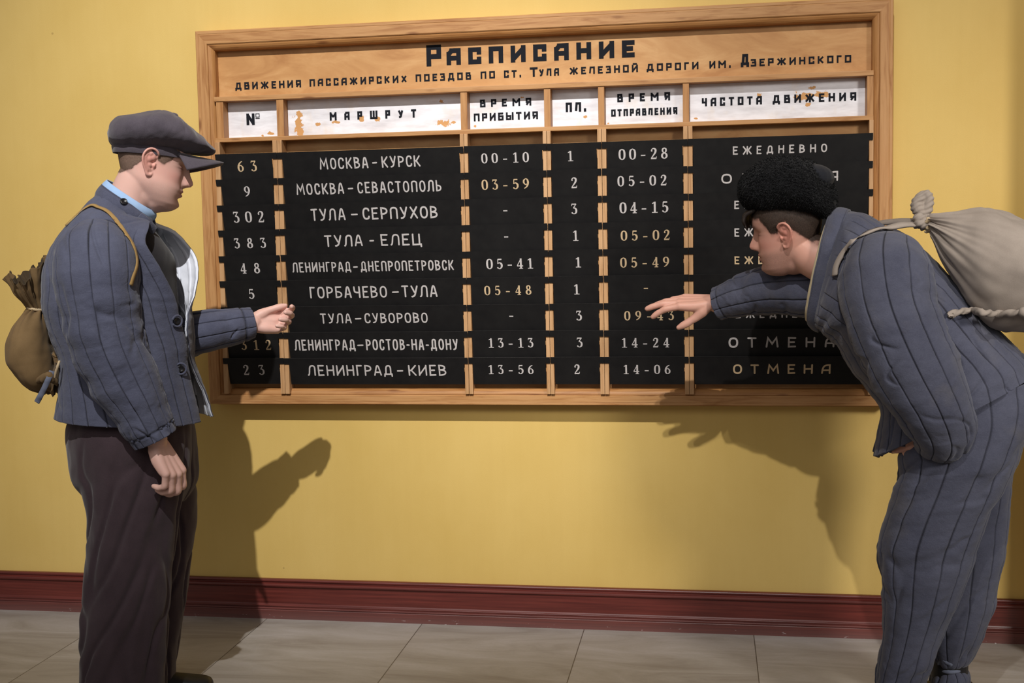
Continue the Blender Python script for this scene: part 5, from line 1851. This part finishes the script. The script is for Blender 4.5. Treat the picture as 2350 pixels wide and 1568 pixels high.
    me = B.fuse(0.0025, 2); shift(me, org)
    link('ankle_tie', me, M['rag'], tr, True)
    for gl, s_ in ((gn, 0), (gf, 1)):
        c = gl[-1].mean(0)
        B = Blob()
        B.tube([c + vec(0, 0, 0.10), c + vec(0, 0, 0.02), vec(c[0], c[1], 0.06)], [0.052, 0.052, 0.05], 22, 14)
        me = B.fuse(0.004, 2); shift(me, org)
        bo = shoe('boot', c - S.f * 0.075, c + S.f * 0.215, root, org, 0.052, 0.095)
        link('boot_shaft', me, M['leather'], bo, True)

    # --- body
    ear = S(1799, 541, 0.078)
    H = Head(ear, 163, 10, -9, 0.995)
    O = ear - (H.w(vec(-0.004, 0.078, 0.003)) - ear)
    H = Head(O, 163, 10, -9, 0.995)
    Bd = Blob()
    Bd.addgrid(H.w(head_grid(0.0, 1.0, 1.0)))
    ear_parts(Bd, H.w, 1, 1.15)
    ear_parts(Bd, H.w, -1, 1.15)
    Bd.tube([S(2030, 660), S(1960, 628), S(1905, 606), H.w(vec(-0.034, 0, -0.052)), H.w(vec(-0.028, 0, 0.0))], [0.080, 0.072, 0.066, 0.062, 0.056], 32, 44)
    Bd.ball(H.w(vec(0.000, 0, -0.075)), 0.050)
    Bd.tube([S(2230, 900), S(2170, 790), S(2080, 690), S(2000, 640), S(1940, 620)], [0.11, 0.11, 0.115, 0.10, 0.07], 24, 40, 0.9)
    for gl, s0 in ((gn, 0.088), (gf, -0.092)):
        Bd.tube([S(2220, 930, s0 * 0.8), gl[90].mean(0), gl[180].mean(0), gl[-1].mean(0) + vec(0, 0, 0.02)], [0.09, 0.065, 0.05, 0.036], 18, 30)
    Bd.tube([S(2030, 660, 0.1)] + sp[1:], [0.055] + [0.05] * 5 + [0.036, 0.032], 18, 40)
    Bd.tube([S(2030, 660, -0.1)] + fp[1:], [0.055] + [0.05] * 3 + [0.036, 0.031], 18, 40)
    wr = at_depth(1640, 693, -0.452)
    d = unit(at_depth(1548, 694, -0.445) - wr)
    hand(Bd, wr + d * 0.006, d, vec(-0.05, 0.42, -0.90), True, [(10, 18, 10), (2, 12, 8), (6, 14, 10), (12, 20, 12)], 0.05, (0.66, 0.36, 0.60), 1.06, fp[-2])
    wl = S(2158, 990, 0.165)
    dl = unit(S(2092, 1014, 0.150) - wl)
    hand(Bd, wl, dl, -S.n + S.f * 0.1, False, [(15, 25, 15), (15, 25, 15), (18, 26, 15), (20, 28, 18)], 0.04, (0.8, 0.3, 0.3), 0.98, sp[-3])
    me = Bd.fuse(0.0019, 3, 0.5)
    L = H.l(mverts(me))
    soften(me, np.maximum(neck_mask(L), 0.35 * (np.linalg.norm(L, axis=1) > 0.3)), 24)
    L = H.l(mverts(me))
    x, y, z = L[:, 0], L[:, 1], L[:, 2]
    nearh = np.linalg.norm(L, axis=1) < 0.19
    line = np.where(x < -0.018, np.interp(x, [-0.11, -0.07, -0.04, -0.018], [-0.052, -0.040, -0.004, 0.022]), np.interp(x, [-0.018, 0.004, 0.014, 0.034, 0.044, 0.06, 0.09], [0.034, 0.034, 0.006, 0.006, 0.030, 0.052, 0.058]))
    earm = sm(0.079, 0.085, np.abs(y)) * sm(-0.045, -0.03, x) * sm(0.03, 0.015, x)
    hm = sm(-0.014, 0.030, z - line + 0.004 * n3(L, 160, 2, 2)) * nearh * (1 - earm)
    paint_skin(me, H, 0.48, hm, (202, 154, 136), (38, 28, 24))
    shift(me, org)
    link('body', me, M['skin'], root, True)
    hr = hair_shell('hair', me, hm, 0.0016, M['hair_f'], root, 0.05)
    # fringe falling over the brow
    rs = np.random.RandomState(4)
    lock = None
    for i in range(30):
        yy = -0.050 + 0.100 * i / 29 + rs.uniform(-0.002, 0.002)
        k = 1 - (yy / 0.075) ** 2
        pts = [H.w(vec(0.062 + 0.020 * k, yy, 0.088)), H.w(vec(0.088 + 0.020 * k, yy * 1.02, 0.080)), H.w(vec(0.098 + 0.018 * k, yy * 1.03 + rs.uniform(-0.004, 0.004), 0.062)), H.w(vec(0.096 + 0.016 * k, yy * 1.02 + rs.uniform(-0.006, 0.006), 0.042 + rs.uniform(-0.007, 0.006)))]
        t = tube_grid(pts, [0.0058, 0.0058, 0.0048, 0.0012], 10, 22)
        lock = [t] if lock is None else lock + [t]
    mb = MB()
    for t in lock:
        t = close_ends(t, 2)
        nv, nu = t.shape[:2]
        mb.add((t - org).reshape(-1, 3), [(i * nu + j, i * nu + (j + 1) % nu, (i + 1) * nu + (j + 1) % nu, (i + 1) * nu + j) for i in range(nv - 1) for j in range(nu)])
    mb.build('fringe', M['hair_d'], hr, True)

    # --- fleece hat
    HS = Side(O, 160, -1)
    cs = [(1703, 438, 448, 0.016), (1708, 420, 464, 0.050), (1722, 398, 478, 0.082), (1745, 378, 484, 0.102), (1780, 364, 489, 0.114), (1820, 361, 492, 0.120), (1858, 370, 494, 0.119), (1885, 390, 497, 0.108), (1903, 416, 498, 0.086), (1912, 440, 490, 0.056), (1916, 458, 474, 0.018)]
    th = np.linspace(0, 2 * np.pi, 340, endpoint=False)
    R = []
    for xx, yt, yb, wl_ in cs:
        T, Bt = HS(xx, yt), HS(xx, yb)
        R.append(ell((T + Bt) / 2, (T - Bt) / 2, HS.n * wl_, 2.4, th=th))
    Pc = crom(np.array(R), 260)
    N = normals(Pc, True)
    U, Vv = np.meshgrid(th / (2 * np.pi), np.linspace(0, 1, 260))
    cur = vn(U * 150, Vv * 84, 150, 3)
    cur2 = vn(U * 60, Vv * 34, 60, 8)
    # fold between the turned-up flaps and the crown
    fold = np.exp(-((np.linalg.norm((Pc - HS(1872, 388)) * vec(1, 0.8, 1.0), axis=2) - 0.075) / 0.006) ** 2)
    Pc = Pc + N * (0.0022 * np.abs(cur) * 2 + 0.002 * cur2 + 0.006 * n3(Pc, 30, 6, 2) - 0.007 * fold)[..., None]
    hat = grid('fleece_hat', Pc, M['fur'], root, True, None, org=org, caps=True)
    # the pile: short curled tufts over the whole hat
    rs = np.random.RandomState(8)
    NN = normals(Pc, True)
    mt = MB()
    nt = 15000
    ii, jj = rs.randint(2, 258, nt), rs.randint(0, 340, nt)
    for i_, j_ in zip(ii, jj):
        p, q = Pc[i_, j_] - org, NN[i_, j_]
        t = unit(np.cross(q, rs.normal(size=3)))
        b2 = np.cross(q, t)
        lv = rs.uniform(0.0035, 0.0065)
        r_ = rs.uniform(0.0009, 0.0014)
        p = p + t * rs.uniform(-0.002, 0.002)
        rings = []
        for k, (hh, cc, rr_) in enumerate(((-0.15, 0.0, 1.0), (0.45, 0.18, 0.85), (0.85, 0.55, 0.5))):
            c_ = p + q * lv * hh + t * lv * cc
            rings += [c_ + r_ * rr_ * (math.cos(a_) * t + math.sin(a_) * b2) for a_ in (0, 2.094, 4.189)]
        rings.append(p + q * lv * 0.85 + t * lv * 0.85)
        mt.add(rings, [(0, 1, 4, 3), (1, 2, 5, 4), (2, 0, 3, 5), (3, 4, 7, 6), (4, 5, 8, 7), (5, 3, 6, 8), (6, 7, 9), (7, 8, 9), (8, 6, 9)])
    tag(mt.build('fleece_pile', M['fur'], hat, True), kind='stuff')
    B = Blob()
    c = (HS(1856, 384) + HS(1860, 436)) / 2
    B.ball(c, 0.071, (0.98, 1.10, 0.60))
    m2 = B.fuse(0.003, 3); shift(m2, org)
    hc = link('hat_crown', m2, M['cap_cloth'], hat, True)
    hc['label'] = 'dark navy cloth crown of the hat'
    bv = bvh_of([(Pj, False), (sl_n, True)])
    return dict(S=S, org=org, bvh=bv)


RM = leaning_man()


# ------------------------------------------------------------------ the linen sack on the leaning man's back
def linen_sack():
    S = RM['S']
    org = S(2300, 640)
    root = thing('linen_sack', 'grey beige linen sack knotted at the neck on back of leaning person', 'backpack', org)
    cs = [((2128, 498), (2137, 530), 0.020), ((2146, 496), (2148, 552), 0.050), ((2186, 490), (2164, 599), 0.090), ((2232, 485), (2190, 655), 0.124), ((2288, 487), (2224, 712), 0.150), ((2345, 503), (2272, 756), 0.165), ((2398, 535), (2340, 760), 0.165), ((2434, 592), (2392, 764), 0.135), ((2446, 650), (2432, 745), 0.06)]
    P = tube_of(S, [sec(S, a, c, w_, w_, 0.015) for a, c, w_ in cs], 260, 170, 2.15)
    th = np.linspace(0, 2 * np.pi, 260, endpoint=False)[None]
    v = np.linspace(0, 1, 170)[:, None]
    N = normals(P, True)
    ple = (np.cos(th * 15 + 2.2 * np.sin(2 * th)) * 0.0085 + np.cos(th * 31 + 3 * np.sin(3 * th)) * 0.003) * np.exp(-v / 0.22) * sm(0, 0.04, v)
    folds = 0.012 * n3(P, 20, 14, 2) * sm(0.1, 0.4, v) - 0.008 * np.exp(-(n3(P, 34, 19, 1) / 0.14) ** 2) * sm(0.12, 0.4, v) * sm(-0.2, 0.3, n3(P, 12, 3, 1))
    P = P + N * (ple + folds)[..., None]
    P = push_out(P, RM['bvh'], 0.006)
    grid('sack', P, M['sack'], root, True, None, org=org, caps=True)
    bvs = bvh_of([(P, True)])
    # knotted neck
    B = Blob()
    B.tube([S(2132, 514), S(2124, 502), S(2116, 490), S(2108, 478), S(2106, 466), S(2113, 455), S(2121, 447), S(2129, 450), S(2131, 464), S(2127, 480), S(2122, 494), S(2126, 508)], [0.020, 0.018, 0.018, 0.020, 0.019, 0.017, 0.013, 0.013, 0.014, 0.016, 0.015, 0.014], 16, 90)
    B.tube([S(2099, 508, 0.015), S(2106, 500, 0.030), S(2116, 503, 0.030), S(2122, 514, 0.020), S(2117, 523, 0.012)], [0.010, 0.013, 0.013, 0.012, 0.009], 14, 30)
    B.tube([S(2101, 517, 0.02), S(2110, 512, 0.034), S(2121, 517, 0.03), S(2134, 514, 0.015)], [0.010, 0.012, 0.012, 0.014], 14, 26)
    B.tube([S(2115, 512, -0.01), S(2128, 512), S(2144, 514)], [0.018, 0.019, 0.022], 18, 16)
    me = B.fuse(0.002, 2)
    Vv, Nn = mverts(me), mnormals(me)
    tw = np.sin((Vv @ unit(S.f + vec(0, 0, 1.4)) * 520) + 3 * n3(Vv, 50, 3, 2)) * 0.0012 + n3(Vv, 90, 5, 2) * 0.0012
    setverts(me, Vv + Nn * tw[:, None]); shift(me, org)
    link('knot', me, M['sack'], root, True)
    B = Blob()
    for i in range(9):
        t = i / 8
        B.ball(S(2130 + 4 * math.sin(i * 2.1), 502 + 30 * t, 0.034 + 0.006 * math.sin(i * 1.3)), 0.0056, (1.2, 1, 0.85))
        B.ball(S(2134 - 4 * math.sin(i * 2.1), 504 + 30 * t, 0.030), 0.0052, (1.2, 1, 0.85))
    me = B.fuse(0.0016, 2); shift(me, org)
    link('neck_cord', me, M['rope'], root, True)

    def over(points):
        P_, N_ = [], []
        for q in points:
            if len(q) == 3:
                P_.append(S(*q)); N_.append(unit(S.n * 0.75 + vec(0, 0, 0.6)))
            else:
                c, n_ = onto(RM['bvh'], q[0], q[1], 0.007)
                if c is not None:
                    P_.append(c); N_.append(n_)
        return np.array(P_), np.array(N_)
    a, b_ = over([(2118, 514, 0.015), (2100, 515, 0.030), (2072, 516, 0.052), (2042, 522, 0.075), (2010, 532), (1985, 543), (1962, 558), (1944, 576), (1931, 596), (1923, 616), (1921, 634)])
    grid('shoulder_strap', push_out(strap_grid(a, b_, 0.021, 0.006, 90), RM['bvh'], 0.0065, 0.03, 0), M['sack'], root, True, org=org, caps=True)
    a, b_ = over([(2112, 510, 0.0), (2090, 508, -0.03), (2060, 508, -0.07), (2025, 512, -0.11), (1996, 520, -0.14), (1975, 540, -0.17)])
    grid('shoulder_strap', push_out(strap_grid(a, b_, 0.021, 0.006, 60), RM['bvh'], 0.0065, 0.03, 0), M['sack'], root, True, org=org, caps=True)
    # twisted lower strap
    pts = []
    for px, py in ((2176, 722), (2195, 721), (2225, 719), (2252, 717)):
        c, n_ = onto(RM['bvh'], px, py, 0.012)
        pts.append(c if c is not None else S(px, py, 0.2))
    for px, py in ((2290, 716), (2320, 714), (2350, 712)):
        c, n_ = onto(bvs, px, py, 0.010)
        pts.append(c if c is not None else S(px, py, 0.12))
    g = tube_grid(pts, [0.0085] * len(pts), 16, 160)
    a_ = np.linspace(0, 2 * np.pi, 16, endpoint=False)[None] * 2 + np.linspace(0, 60, 160)[:, None]
    g = g + normals(g, True) * (0.0022 * np.cos(a_))[..., None]
    g = push_out(g, RM['bvh'], 0.0125, 0.04, 0)
    grid('lower_strap', g, M['sack'], root, True, org=org, caps=True)
    B = Blob()
    B.tube([pts[-1], S(2362, 722, 0.15), S(2372, 740, 0.14)], [0.014, 0.020, 0.012], 14, 20)
    me = B.fuse(0.003, 2); shift(me, org)
    link('corner_knot', me, M['sack'], root, True)


linen_sack()
